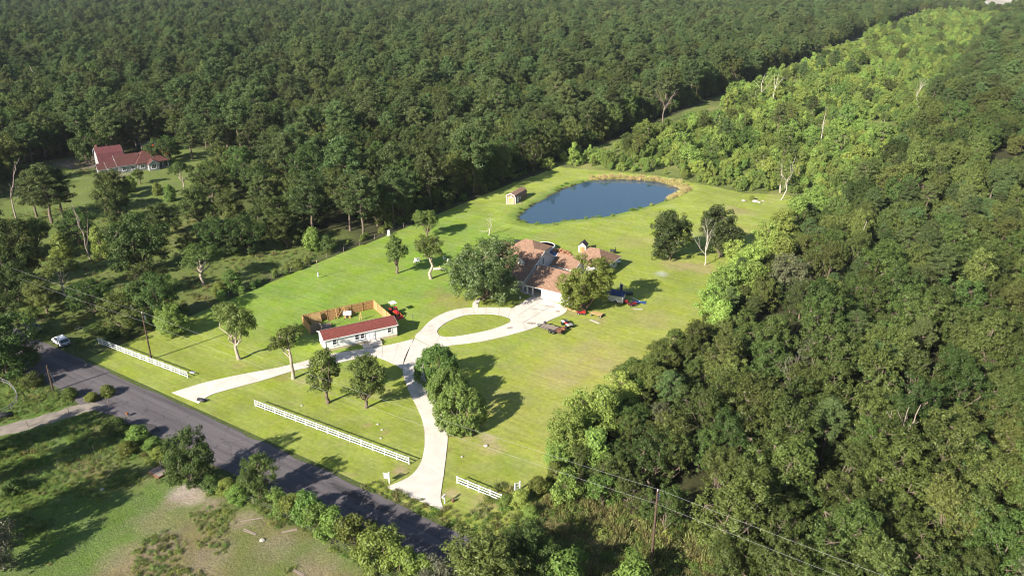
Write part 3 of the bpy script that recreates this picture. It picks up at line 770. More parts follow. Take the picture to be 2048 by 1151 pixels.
# dormer on the front slope
d = MB()
dy0 = 5.2
d.add([(-10.0, dy0, 4.1), (-8.5, dy0, 4.1), (-8.5, dy0, 5.5), (-9.25, dy0, 6.15), (-10.0, dy0, 5.5), (-10.0, 7.4, 5.5), (-8.5, 7.4, 5.5), (-10.0, 5.3, 4.3), (-8.5, 5.3, 4.3)],
      [(0, 1, 2, 3, 4), (0, 4, 5, 7), (2, 1, 8, 6)])
dm = d.build('dormer', M['grey_siding'], H_)
r = MB()
for s in (-1, 1):
    a = (-9.25 + s * 0.98, dy0 - 0.22, 5.36); b_ = (-9.25, dy0 - 0.22, 6.22); c_ = (-9.25, 8.7, 6.22); e_ = (-9.25 + s * 0.98, 7.2, 5.36)
    vs = [a, b_, c_, e_] + [(q[0], q[1], q[2] - 0.09) for q in (a, b_, c_, e_)]
    r.add(vs, [(0, 1, 2, 3), (7, 6, 5, 4), (0, 4, 5, 1), (0, 3, 7, 4), (3, 2, 6, 7)])
r.build('dormer_roof', M['shingle'], dm)
r = MB()
for s in (-1, 1): r.bar((-9.25 + s * 1.0, dy0 - 0.26, 5.30), (-9.25, dy0 - 0.26, 6.17), 0.06, 0.14)
r.build('dormer_trim', M['white'], dm)
window(H_, (-9.25, dy0 - 0.04, 4.95), 0.75, 1.0, '-y')
window(H_, (-13.2, 2.86, 1.5), 1.3, 1.5, '-y'); window(H_, (-17.0, 2.86, 1.5), 1.3, 1.5, '-y')
door(H_, (-15.1, 2.86, 1.06), 1.0, 2.1, '-y', 'dark_red')
window(H_, (-5.96, 9.8, 4.6), 0.75, 1.7, '+x', bars=(0, 2)); window(H_, (-5.96, 6.6, 4.05), 0.6, 1.3, '+x', bars=(0, 1))
# porch posts and floor
for px_ in (-18.6, -14.8, -10.6, -6.0): MB().box((px_, 1.05, 1.2), (0.24, 0.24, 2.4)).box((px_, 1.05, 0.12), (0.36, 0.36, 0.24)).box((px_, 1.05, 2.35), (0.36, 0.36, 0.14)).build('porch_post', M['white'], H_)
MB().box((-12.5, 1.75, 0.07), (13.2, 2.3, 0.14)).build('porch_floor', M['concrete'], H_)
# breezeway post, garage wing
gar_prof = [(-0.3, 2.45), (6.0, 5.15), (12.0, 2.55)]
roof_shell(gar_prof, -4.7, 7.6).build('roof', M['shingle'], H_)
fascia(gar_prof, -4.7, 7.6, parent=H_)
gw = MB().extrude_x([(0.0, 0), (0.0, 2.42), (6.0, 4.92), (11.4, 2.6), (11.4, 0)], -0.6, 7.2)
gw.build('wall', M['white'], H_)
MB().box((-3.3, 11.2, 1.4), (5.2, 0.15, 2.8)).build('wall', M['cream'], H_)
MB().box((-3.3, 5.5, 1.3), (5.2, 0.12, 2.6)).build('wall', M['cream'], H_)
for px_, py_ in ((-3.1, 0.5), (-4.5, 0.5)): MB().box((px_, py_, 1.15), (0.3, 0.3, 2.3)).box((px_, py_, 0.12), (0.42, 0.42, 0.24)).box((px_, py_, 2.25), (0.42, 0.42, 0.12)).build('porch_post', M['white'], H_)
MB().box((-3.2, 2.8, 0.06), (5.0, 5.3, 0.12)).build('porch_floor', M['concrete'], H_)
MB().tube([(1.25, -0.09, 2.3), (1.25, -0.09, 0.15), (1.25, -0.3, 0.06)], 0.07, 8).build('downspout', M['metal'], H_)
gd = MB()
for k in range(4): gd.box((4.1, -0.03, 0.28 + k * 0.53), (4.8, 0.06, 0.5))
gdo = gd.build('garage_door', M['white_vinyl'], H_)
fr = MB(); fr.box((1.62, -0.03, 1.1), (0.14, 0.1, 2.2)); fr.box((6.58, -0.03, 1.1), (0.14, 0.1, 2.2)); fr.box((4.1, -0.03, 2.26), (5.1, 0.1, 0.14)); fr.build('door_frame', M['grey_siding'], gdo)
window(H_, (7.24, 4.5, 1.6), 1.2, 1.2, '+x'); window(H_, (7.24, 8.5, 1.6), 1.2, 1.2, '+x')
door(H_, (-0.64, 2.5, 1.06), 0.9, 2.05, '-x', 'white')
# connecting wing behind the garage
con_prof = [(12.6, 2.65), (16.6, 4.55), (19.8, 3.0)]
roof_shell(con_prof, -5.74, 0.9).build('roof', M['shingle'], H_)
fascia(con_prof, -5.74, 0.9, parent=H_)
MB().extrude_x([(13.2, 0), (13.2, 2.75), (16.6, 4.35), (19.2, 3.1), (19.2, 0)], -5.95, 0.6).build('wall', M['cream'], H_)
window(H_, (-4.4, 13.16, 1.7), 1.0, 1.3, '-y'); window(H_, (-1.5, 13.16, 1.7), 1.4, 1.3, '-y'); door(H_, (-2.9, 13.16, 1.06), 0.9, 2.05, '-y', 'black')
# rear wing with hipped right end
hip_roof(-3.2, 6.1, 16.9, 27.0, 2.75, 5.5, 3.2, 3.6).build('roof', M['shingle'], H_)
MB().box((1.2, 21.9, 1.36), (8.0, 9.2, 2.72)).build('wall', M['grey_siding'], H_)
hm = MB(); hm.box((1.45, 16.86, 2.62), (9.4, 0.06, 0.2)); hm.box((6.14, 21.95, 2.62), (0.06, 10.2, 0.2)); hm.box((1.45, 27.04, 2.62), (9.4, 0.06, 0.2)); hm.build('fascia', M['white'], H_)
window(H_, (5.24, 19.2, 1.5), 1.1, 1.3, '+x'); window(H_, (5.24, 24.6, 1.5), 1.1, 1.3, '+x')
door(H_, (5.24, 22.3, 1.06), 0.95, 2.05, '+x', 'white')
MB().box((5.7, 21.1, 1.3), (0.9, 0.12, 2.6)).build('side_wall', M['white'], H_)
# back addition behind the main ridge
hip_roof(-20.5, -11.6, 15.6, 24.0, 2.8, 5.0, 3.4, 3.4).build('roof', M['shingle'], H_)
MB().box((-16.0, 19.9, 1.38), (7.8, 7.4, 2.76)).build('wall', M['grey_siding'], H_)
window(H_, (-12.06, 19.8, 1.6), 1.2, 1.2, '+x'); window(H_, (-19.94, 20, 1.6), 1.2, 1.2, '-x')
MB().box((-7.2, 21.5, 0.06), (8.6, 6.6, 0.12)).build('patio_slab', M['concrete'], H_)
for vx, vy, vz in ((-14.0, 8.0, 5.9), (-11.6, 12.4, 5.7), (2.0, 7.6, 4.4)):
    MB().tube([(vx, vy, vz - 0.15), (vx, vy, vz + 0.45)], 0.07, 8).build('roof_vent', M['grey_wood'], H_)

# ---- pool, blue covered pool, woodpile, playhouse behind the house
pc = S(1090, 494, 0.6)
P_ = empty('round_pool', (pc[0], pc[1], 0), 0, 'round above-ground pool with white rim behind the house roof', 'pool')
MB().lathe([(2.45, 0), (2.5, 0.05), (2.5, 1.1), (2.42, 1.1), (2.42, 0.1)], 28).build('side_wall', M['white'], P_)
MB().lathe([(2.40, 1.1), (2.40, 1.18), (2.68, 1.18), (2.68, 1.1)], 28).build('rim', M['white_vinyl'], P_)
MB().lathe([(2.41, 0.7), (2.41, 0.72)], 28).build('pool_water', mat('pool_cover', (0.42, 0.42, 0.40), 0.4, 0.3, 2), P_)
pc = S(1107, 509, 0.5)
B_ = empty('covered_pool', (pc[0], pc[1], 0), 0.1, 'blue tarp covered low pool between the house wings', 'pool')
MB().box((0, 0, 0.3), (4.4, 3.0, 0.6)).build('side_wall', M['navy'], B_)
mb = MB()
g = [[(-2.3 + 4.6 * i / 6, -1.6 + 3.2 * j / 4, 0.64 + 0.10 * math.sin(i * 2.1 + j) * (0 < i < 6) * (0 < j < 4)) for i in range(7)] for j in range(5)]
mb.add([q for r_ in g for q in r_], [(j * 7 + i, j * 7 + i + 1, j * 7 + 8 + i, j * 7 + 7 + i) for j in range(4) for i in range(6)])
mb.build('cover', M['blue'], B_)
pc = S(1121, 503, 0.5)
W_ = empty('woodpile', (pc[0], pc[1], 0), 0, 'heap of red brown split firewood behind the house', 'woodpile')
rr = random.Random(5)
lm = MB().tube([(-0.28, 0, 0), (0.28, 0, 0)], 0.17, 6).mesh('log', M['firewood'])
for k in range(150):
    a, r_ = rr.uniform(0, 6.28), math.sqrt(rr.random())
    x, y = 2.9 * r_ * math.cos(a), 1.7 * r_ * math.sin(a)
    z = 0.15 + (1 - r_) * 1.25 * rr.random() ** 0.5
    o = link('log', lm, W_, (x, y, z)); o.rotation_euler = (0, rr.uniform(-.5, .5), rr.uniform(0, 3.14)); s_ = rr.uniform(0.8, 1.5); o.scale = (s_, s_, s_)
pc = S(1166, 502)
K_ = empty('playhouse', (pc[0], pc[1], 0), 0.25, 'tiny white shed with dark gable roof and wooden doors behind the house', 'shed')
MB().extrude_y([(-0.95, 0), (0.95, 0), (0.95, 1.9), (0, 2.75), (-0.95, 1.9)], -1.1, 1.1).build('wall', M['grey_siding'], K_)
mb = MB()
for s in (-1, 1):
    vs = [(s * 1.12, -1.25, 1.78), (0, -1.25, 2.84), (0, 1.25, 2.84), (s * 1.12, 1.25, 1.78)]; vs += [(x, y, z - 0.09) for x, y, z in vs]
    mb.add(vs, [(0, 1, 2, 3), (7, 6, 5, 4), (0, 4, 5, 1), (2, 6, 7, 3), (3, 7, 4, 0)])
mb.build('roof', M['dark_shingle'], K_)
for s in (-1, 1):
    dd = MB().box((s * 0.36, -1.13, 0.85), (0.68, 0.05, 1.5)).build('door', M['cedar'], K_)
    MB().box((s * 0.1, -1.18, 0.9), (0.05, 0.05, 0.15)).build('handle', M['black'], dd)
MB().box((-0.9, -1.12, 0.95), (0.12, 0.06, 1.9)).box((0.9, -1.12, 0.95), (0.12, 0.06, 1.9)).box((0, -1.12, 1.72), (1.68, 0.06, 0.12)).build('trim', M['white'], K_)

# ---- the white manufactured home
fl, fr_ = np.array(S(651.5, 704)), np.array(S(795, 672))
hl = np.linalg.norm(fr_ - fl); ha = math.atan2(fr_[1] - fl[1], fr_[0] - fl[0])
T_ = empty('manufactured_home', (fl[0], fl[1], 0), ha, 'long white single-storey home with dark red roof beside the drive', 'house')
hw = 4.3; eh = 2.65
MB().extrude_x([(0, 0.5), (0, eh), (hw / 2, eh + 0.85), (hw, eh), (hw, 0.5)], 0, hl).build('wall', M['white'], T_)
MB().box((hl / 2, hw / 2, 0.25), (hl - 0.06, hw - 0.06, 0.5)).build('skirting', M['skirting'], T_)
tp = [(-0.22, eh + 0.0), (hw / 2, eh + 1.0), (hw + 0.22, eh + 0.0)]
roof_shell(tp, -0.25, hl + 0.2, 0.1).build('roof', M['red_shingle'], T_)
fascia(tp, -0.25, hl + 0.2, 0.16, parent=T_)
for k, (x, w) in enumerate(((1.9, 0.95), (6.35, 0.95), (7.45, 0.95), (13.0, 0.95))):
    if x < hl: window(T_, (x, -0.035, 1.75), w, 1.15, '-y', bars=(0, 1), t=0.07)
dr = door(T_, (9.3, -0.04, 1.58), 0.95, 2.0, '-y', 'white_vinyl')
MB().box((8.72, -0.06, 1.58), (0.07, 0.05, 2.0)).build('dark_jamb', M['navy'], dr)
MB().box((9.6, -0.9, 0.25), (2.4, 1.6, 0.5)).build('porch_step', M['concrete'], T_)
MB().box((9.6, -2.0, 0.14), (2.1, 0.6, 0.28)).build('lower_step', M['concrete'], T_)
MB().bar((8.5, -1.6, 0.5), (8.5, -1.6, 1.4), 0.06).bar((8.5, -0.15, 1.4), (8.5, -1.6, 1.4), 0.06).build('handrail', M['white_vinyl'], T_)
MB().tube([(0.06, -0.05, eh), (0.06, -0.05, 0.3)], 0.05, 6).build('downspout', M['white_vinyl'], T_)
MB().box((-0.06, 1.6, 1.7), (0.08, 0.5, 0.6)).build('meter_box', M['metal'], T_)
window(T_, (-0.04, 2.9, 1.75), 0.8, 0.8, '-x', t=0.07)

# ---- privacy fence of cedar boards round the yard behind it
def board_fence(pts, label, gap=None):
    F_ = empty('board_fence', (pts[0][0], pts[0][1], 0), 0, label, 'fence')
    rr = random.Random(9)
    o = np.array(pts[0])
    for a, b in zip(pts[:-1], pts[1:]):
        a, b = np.array(a) - o, np.array(b) - o
        L_ = np.linalg.norm(b - a); d_ = (b - a) / L_; n_ = max(1, round(L_ / 2.4)); rz = math.atan2(d_[1], d_[0])
        for k in range(n_):
            s0, s1 = L_ * k / n_, L_ * (k + 1) / n_
            pnl = MB(); w = (s1 - s0 - 0.06) / 12
            for j in range(12):
                h_ = 2.0 + rr.uniform(-0.02, 0.03)
                pnl.box((0.04 + w * (j + 0.5), rr.uniform(-0.008, 0.008), h_ / 2 + 0.03), (w - 0.016, 0.028, h_))
            p_ = a + d_ * s0
            pnl.build('panel', M['cedar'], F_, (p_[0], p_[1], 0), rz)
            rl = MB()
            for z in (0.4, 1.1, 1.75): rl.box(((s1 - s0) / 2, -0.045, z), (s1 - s0, 0.05, 0.09))
            rl.build('rails', M['plywood'], F_, (p_[0], p_[1], 0), rz)
            MB().box((0, -0.075, 1.0), (0.1, 0.1, 2.0)).build('post', M['cedar'], F_, (p_[0], p_[1], 0), rz)
        MB().box((0, -0.075, 1.0), (0.1, 0.1, 2.0)).build('post', M['cedar'], F_, (b[0], b[1], 0), rz)
    return F_
board_fence([S(621, 667), S(605.5, 647.5), S(748, 616.5), S(792, 655)], 'tall cedar board fence round the yard behind the white home')
G_ = board_fence([S(622.5, 668), S(641, 662.5), S(646, 671)], 'short grey end of board fence joined to the white home')
for c in G_.children:
    if c.data: c.data.materials[0] = M['grey_wood']
# plywood sheets and frames leaning inside the yard
def leaning(name, c, w, h, rz, lean, m, label, cat):
    o = empty(name, (c[0], c[1], 0), rz, label, cat)
    MB().box((0, 0, 0), (w, 0.03, h)).build('sheet', M[m], o, (0, 0, math.cos(lean) * h / 2 + 0.01)).rotation_euler = (lean, 0, 0)
    mb = MB()
    for s in (-1, 1): mb.box((s * (w / 2 - 0.05), -0.04, 0), (0.09, 0.05, h))
    mb.build('batten', M['cedar'], o, (0, 0, math.cos(lean) * h / 2 + 0.01)).rotation_euler = (lean, 0, 0)
    return o
leaning('plywood_sheet', S(632, 645), 2.4, 2.1, 1.2, -0.35, 'plywood', 'golden plywood sheet leaning in the corner of the fenced yard', 'board')
leaning('plywood_sheet', S(662, 639), 1.6, 1.9, ha + 0.2, -0.3, 'cedar', 'second brown sheet leaning on the fence left of the timber frame', 'board')
c = S(682, 634)
A_ = empty('timber_brace', (c[0], c[1], 0), ha, 'open timber brace frame leaning against the yard fence', 'frame')
MB().bar((-0.9, 0.4, 2.1), (-0.9, -0.4, 0), 0.12).build('left_post', M['plywood'], A_); MB().bar((0.9, 0.4, 2.2), (0.9, -0.4, 0), 0.12).build('right_post', M['plywood'], A_)
MB().bar((-0.9, -0.4, 0.1), (0.9, 0.4, 2.1), 0.10).build('brace', M['cedar'], A_)
c = S(695, 634)
D_ = empty('dog_kennel', (c[0], c[1], 0), ha - 0.3, 'small wooden kennel with white sloping roof in the fenced yard', 'kennel')
MB().box((0, 0, 0.4), (1.3, 1.0, 0.8)).build('wall', M['plywood'], D_)
MB().box((0.0, 0.05, 0.95), (1.7, 1.35, 0.07), rx=0.28).build('roof', M['white'], D_)
for s in (-1, 1): MB().bar((s * 0.6, -0.55, 0), (s * 0.75, -1.1, 0.0 + 0.05), 0.09).build('runner', M['cedar'], D_)
MB().box((0, -0.51, 0.32), (0.5, 0.04, 0.55)).build('opening_shade', M['black'], D_)  # black board painted as the dark of the kennel entrance, no real hole
c = S(722, 640)
A_ = empty('timber_stand', (c[0], c[1], 0), 0.3, 'narrow A shaped timber stand on the yard grass', 'stand')
MB().bar((-0.3, 0, 0), (0, 0, 1.9), 0.1).build('leg', M['plywood'], A_); MB().bar((0.3, 0, 0), (0, 0, 1.9), 0.1).build('leg', M['plywood'], A_); MB().bar((-0.17, 0, 0.8), (0.17, 0, 0.8), 0.08).build('crossbar', M['plywood'], A_)
leaning('plywood_sheet', S(652, 655), 2.2, 1.2, ha, -0.9, 'grey_wood', 'grey board lying slanted behind the fence end of the white home', 'board')

# ---- barn shed by the pond (gambrel roof)
c0, c1, c2 = np.array(S(1012, 407.5)), np.array(S(1032, 409)), np.array(S(1057, 394))
bw = 3.1; bl = 8.0
ba = math.atan2((c2 - c1)[1], (c2 - c1)[0]) - math.pi / 2
N_ = empty('barn_shed', ((c0[0] + c1[0]) / 2, (c0[1] + c1[1]) / 2, gz(c0[0], c0[1])), ba, 'small brown barn shed with gambrel roof beside the pond', 'shed')
gp = [(-bw / 2 - 0.12, 1.9), (-bw / 2 + 0.28, 2.75), (0, 3.35), (bw / 2 - 0.28, 2.75), (bw / 2 + 0.12, 1.9)]
MB().extrude_y([(-bw / 2, 0.15), (bw / 2, 0.15), (bw / 2, 1.95), (bw / 2 - 0.36, 2.68), (0, 3.24), (-bw / 2 + 0.36, 2.68), (-bw / 2, 1.95)], 0, bl).build('wall', mat('barn_brown', (0.21, 0.125, 0.075), 0.85, 0.2, 1.5, 0.2, stretch=(6, 6, 1)), N_)
mb = MB()
for i in range(4):
    a, b = gp[i], gp[i + 1]
    vs = [(a[0], -0.15, a[1]), (b[0], -0.15, b[1]), (b[0], bl + 0.15, b[1]), (a[0], bl + 0.15, a[1])]; vs += [(x, y, z - 0.08) for x, y, z in vs]
    mb.add(vs, [(0, 1, 2, 3), (7, 6, 5, 4), (0, 4, 5, 1), (2, 6, 7, 3), (1, 5, 6, 2), (3, 7, 4, 0)])
mb.build('roof', M['shingle'], N_)
mb = MB()
for i in range(4): mb.bar((gp[i][0], -0.18, gp[i][1] - 0.06), (gp[i + 1][0], -0.18, gp[i + 1][1] - 0.06), 0.06, 0.16)
for s in (-1, 1): mb.box((s * (bw / 2 - 0.06), -0.03, 1.05), (0.16, 0.06, 1.8))
mb.build('trim', M['white'], N_)
MB().box((0, -0.03, 1.15), (2.2, 0.05, 1.9)).build('front_panel', mat('tan_barn_front', (0.55, 0.44, 0.30), 0.8, 0.12, 2), N_)
for s in (-1, 1):
    dd = MB().box((s * 0.42, -0.07, 1.05), (0.8, 0.04, 1.6)).build('door', M['plywood'], N_)
    MB().box((s * 0.1, -0.12, 1.1), (0.05, 0.05, 0.16)).build('handle', M['black'], dd)
window(N_, (0, -0.07, 2.35), 0.35, 0.4, '-y', bars=(0, 0), t=0.05)
door(N_, (bw / 2 + 0.03, 1.4, 1.1), 0.85, 1.85, '+x', 'white')
window(N_, (bw / 2 + 0.03, 3.2, 1.3), 0.6, 0.8, '+x', t=0.06)
MB().box((bw / 2 + 0.8, 1.4, 0.12), (1.4, 1.4, 0.14)).build('door_step', M['grey_wood'], N_)
MB().box((0, -0.5, 0.12), (2.6, 0.9, 0.2)).build('ramp', M['stone'], N_)
MB().box((-1.0, bl / 2, 0.09), (0.25, bl - 0.2, 0.18)).build('skid', M['grey_wood'], N_); MB().box((1.0, bl / 2, 0.09), (0.25, bl - 0.2, 0.18)).build('skid', M['grey_wood'], N_)

# ---- neighbour's farmhouse with red roofs
c = S(262, 341)
Q_ = empty('farmhouse', (c[0], c[1], 0), math.radians(70), 'white farmhouse with faded red gambrel roof among the trees, upper left', 'house')
Q_.scale = (0.92, 0.92, 0.95)
def gable_block(x0, x1, y0, y1, eh, rh, wm, rm, ax='x', over=0.35, fm='dim_white'):
    if ax == 'x':
        ym = (y0 + y1) / 2; k = (rh - eh) / (ym - y0)
        pr = [(y0 - over, eh - over * k), (ym, rh), (y1 + over, eh - over * k)]
        MB().extrude_x([(y0, 0), (y0, eh - 0.1), (ym, rh - 0.12), (y1, eh - 0.1), (y1, 0)], x0, x1).build('wall', M[wm], Q_)
        roof_shell(pr, x0 - over, x1 + over, 0.1).build('roof', M[rm], Q_); fascia(pr, x0 - over, x1 + over, 0.2, fm, Q_)
    else:
        xm = (x0 + x1) / 2
        MB().extrude_y([(x0, 0), (x1, 0), (x1, eh - 0.1), (xm, rh - 0.12), (x0, eh - 0.1)], y0, y1).build('wall', M[wm], Q_)
        mb = MB()
        for s, xe in ((-1, x0), (1, x1)):
            vs = [(xe + s * over, y0 - over, eh - over * 0.5), (xm, y0 - over, rh), (xm, y1 + over, rh), (xe + s * over, y1 + over, eh - over * 0.5)]; vs += [(x, y, z - 0.1) for x, y, z in vs]
            mb.add(vs, [(0, 1, 2, 3), (7, 6, 5, 4), (0, 4, 5, 1), (2, 6, 7, 3), (3, 7, 4, 0)])
        mb.build('roof', M[rm], Q_)
        f = MB()
        for s, xe in ((-1, x0), (1, x1)): f.bar((xe + s * over, y0 - over - 0.03, eh - over * 0.5 - 0.1), (xm, y0 - over - 0.03, rh - 0.1), 0.06, 0.2)
        f.build('fascia', M[fm], Q_)
# gambrel barn part at the back left
gx0, gx1, gy = -9.6, -0.9, 8.6
gam = [(gy - 5.0, 3.4), (gy - 3.2, 6.6), (gy, 8.4), (gy + 3.2, 6.6), (gy + 5.0, 3.4)]
MB().extrude_x([(gy - 4.6, 0), (gy - 4.6, 3.7), (gy - 3.1, 6.4), (gy, 8.2), (gy + 3.1, 6.4), (gy + 4.6, 3.7), (gy + 4.6, 0)], gx0, gx1).build('wall', M['dim_white'], Q_)
roof_shell(gam, gx0 - 0.4, gx1 + 0.4, 0.12).build('roof', M['nb_red'], Q_)
fascia(gam, gx0 - 0.4, gx1 + 0.4, 0.35, m='dim_white', parent=Q_)
for y_, z_ in ((gy - 1.8, 2.0), (gy + 1.8, 2.0), (gy, 5.4)): window(Q_, (gx0 - 0.04, y_, z_), 1.1, 1.5, '-x')
MB().box((-8.9, gy + 0.6, 8.5), (0.7, 0.7, 1.3)).build('chimney', mat('pink_brick', (0.33, 0.14, 0.12), 0.9, 0.2, 4), Q_)
MB().box((-5.2, gy + 0.6, 8.45), (0.45, 0.45, 0.8)).build('roof_vent', M['nb_red'], Q_)
gable_block(-4.6, 3.4, -2.0, 7.0, 2.9, 5.9, 'dim_white', 'nb_brown')
gable_block(-8.2, -4.6, -1.6, 3.6, 2.7, 4.3, 'dim_white', 'nb_brown')
gable_block(-11.2, -8.2, -0.4, 3.4, 2.3, 3.9, 'dim_white', 'nb_brown')
hip_roof(1.6, 13.8, -3.4, 8.6, 2.8, 6.3, 4.2, 5.4).build('roof', M['nb_brown'], Q_)
MB().box((6.6, 2.6, 1.35), (9.0, 10.4, 2.7)).build('wall', M['dim_white'], Q_)
gable_block(5.6, 9.2, -5.2, 0.0, 2.6, 4.0, 'dim_white', 'nb_brown', 'y')
for x_ in (9.8, 11.6, 13.2): MB().box((x_, -3.0, 1.3), (0.22, 0.22, 2.6)).build('porch_post', M['dim_white'], Q_)
window(Q_, (7.4, -5.24, 1.5), 1.9, 1.7, '-y', bars=(2, 1)); window(Q_, (3.8, -2.64, 1.5), 1.4, 1.4, '-y'); window(Q_, (0.5, -2.04, 1.5), 1.4, 1.4, '-y'); window(Q_, (-2.6, -2.04, 1.5), 1.4, 1.4, '-y'); window(Q_, (-6.4, -1.64, 1.4), 1.2, 1.3, '-y')
window(Q_, (9.24, -2.6, 1.5), 1.4, 1.7, '+x'); door(Q_, (10.6, -2.64, 1.06), 1.0, 2.1, '-y', 'black')
MB().box((11.4, -2.9, 0.1), (4.6, 2.4, 0.2)).build('porch_floor', M['grey_wood'], Q_)
# neighbour's grey outbuilding and red playset
c = S(303, 296)
o = empty('metal_shed', (c[0], c[1], 0), YAW, 'low grey metal roofed shed behind the farmhouse', 'shed')
MB().extrude_x([(-2, 0), (-2, 2.2), (0, 2.7), (2, 2.2), (2, 0)], -3.2, 3.2).build('wall', M['grey_siding'], o); roof_shell([(-2.3, 2.18), (0, 2.85), (2.3, 2.18)], -3.5, 3.5, 0.08).build('roof', M['metal'], o)
c = S(325, 309)
o = empty('play_set', (c[0], c[1], 0), YAW, 'red slide play set right of the farmhouse', 'play set')
MB().tube([(-1.8, 0, 2.2), (-0.6, 0, 1.9), (0.6, 0, 0.9), (1.9, 0, 0.3)], 0.42, 10).build('slide', M['red'], o)
MB().box((-2.4, 0, 1.9), (1.4, 1.5, 0.15)).build('deck', M['plywood'], o)
for sx in (-3.0, -1.8):
    for sy in (-0.65, 0.65): MB().box((sx, sy, 1.6), (0.14, 0.14, 3.2)).build('post', M['cedar'], o)
MB().extrude_x([(-0.95, 3.1), (0, 3.9), (0.95, 3.1)], -3.3, -1.5).build('canopy', M['red'], o)
MB().bar((-1.8, 0, 2.9), (2.6, 0, 2.9), 0.14).bar((2.6, 0, 2.9), (2.9, 0.9, 0), 0.12).bar((2.6, 0, 2.9), (2.9, -0.9, 0), 0.12).build('swing_beam', M['cedar'], o)

# ---- far roofs at the horizon
def far_house(px, py, L_, W_2, h, rz, m, label):
    c = S(px, py)
    o = empty('far_house', (c[0], c[1], 0), rz, label, 'house')
    e = h * 0.6
    MB().extrude_x([(-W_2, 0), (-W_2, e), (0, h - 0.3), (W_2, e), (W_2, 0)], -L_ / 2, L_ / 2).build('wall', M['dim_white'], o)
    roof_shell([(-W_2 - 0.6, e - 0.2), (0, h), (W_2 + 0.6, e - 0.2)], -L_ / 2 - 0.6, L_ / 2 + 0.6, 0.2).build('roof', m, o)
    for k in range(4): window(o, (-L_ / 2 + L_ * (k + 0.5) / 4, -W_2 - 0.05, e * 0.5), 1.6, 1.5, '-y')
pale = mat('pale_tile_roof', (0.26, 0.24, 0.215), 0.8, 0.1, 1)
brownr = mat('tan_tile_roof', (0.27, 0.19, 0.13), 0.8, 0.1, 1)
far_house(1985, 24, 26, 9, 15, YAW + 0.2, pale, 'far pale roofed house at the horizon, left of the two by the top right corner')
far_house(2022, 22, 30, 9, 15, YAW, pale, 'far pale roofed house nearest the top right corner of the photo')
far_house(1716, 15, 30, 10, 19, YAW + 0.1, brownr, 'far tan roofed house standing out of the distant forest near the top')
# ------------------------------------------------------------------ vegetation: tree meshes
def unit(a): return a / (np.linalg.norm(a, axis=-1, keepdims=True) + 1e-9)
def leaves(rng, centers, radii, per, size, aspect=0.55, flat=0.8, up=0.35, mid=None, droop=0.0):
    """leaf quads (folded rhombs) scattered through clumps -> (4N, 3) vertices"""
    centers = np.asarray(centers, float); radii = np.asarray(radii, float)
    idx = np.repeat(np.arange(len(centers)), per)
    n = len(idx)
    d = unit(rng.normal(size=(n, 3)))
    r = radii[idx] * rng.random(n) ** 0.33
    p = centers[idx] + d * r[:, None] * np.array([1, 1, flat])
    c0 = np.array(mid if mid is not None else centers.mean(0))
    nrm = unit(0.85 * d + 0.25 * unit(p - c0) + np.array([0, 0, up]) + 0.36 * rng.normal(size=(n, 3)))
    t = unit(np.cross(nrm, rng.normal(size=(n, 3))))
    if droop: t = unit(t + np.array([0, 0, -droop]))
    b = unit(np.cross(nrm, t))
    L = size * (0.65 + 0.7 * rng.random(n))[:, None]
    W = L * aspect
    v = np.stack([p - t * L / 2, p + b * W / 2 + nrm * 0.12 * L, p + t * L / 2, p - b * W / 2 + nrm * 0.12 * L], 1)
    return v.reshape(-1, 3)
def tube_np(pts, rad, n=6):
    m = MB(); m.tube(pts, rad, n, caps=False)
    return np.array([tuple(v) for v in m.v]), np.array([f for f in m.f])
class Plant:
    def __init__(s): s.tv, s.tq, s.lv = [], [], []; s.nt = 0
    def limb(s, pts, rad, n=6):
        v, q = tube_np(pts, rad, n); s.tv.append(v); s.tq.append(q + s.nt); s.nt += len(v)
    def wood(s, name, m, sm=True):
        return np_mesh(name, np.concatenate(s.tv), np.concatenate(s.tq), [m], None, sm)
    def crown(s, name, m):
        V = np.concatenate(s.lv)
        return np_mesh(name, V, np.arange(len(V)).reshape(-1, 4), [m])
    def whole(s, name, mw, ml):
        TV, TQ = np.concatenate(s.tv), np.concatenate(s.tq); LV = np.concatenate(s.lv)
        V = np.concatenate([TV, LV]); Q = np.concatenate([TQ, np.arange(len(LV)).reshape(-1, 4) + len(TV)])
        return np_mesh(name, V, Q, [mw, ml], np.r_[np.zeros(len(TQ), int), np.ones(len(LV) // 4, int)])
def bend(a, b, rng, k=4, w=0.08):
    a, b = np.array(a, float), np.array(b, float)
    L = np.linalg.norm(b - a)
    return [tuple(a + (b - a) * t + rng.normal(size=3) * L * w * math.sin(math.pi * t)) for t in np.linspace(0, 1, k)]

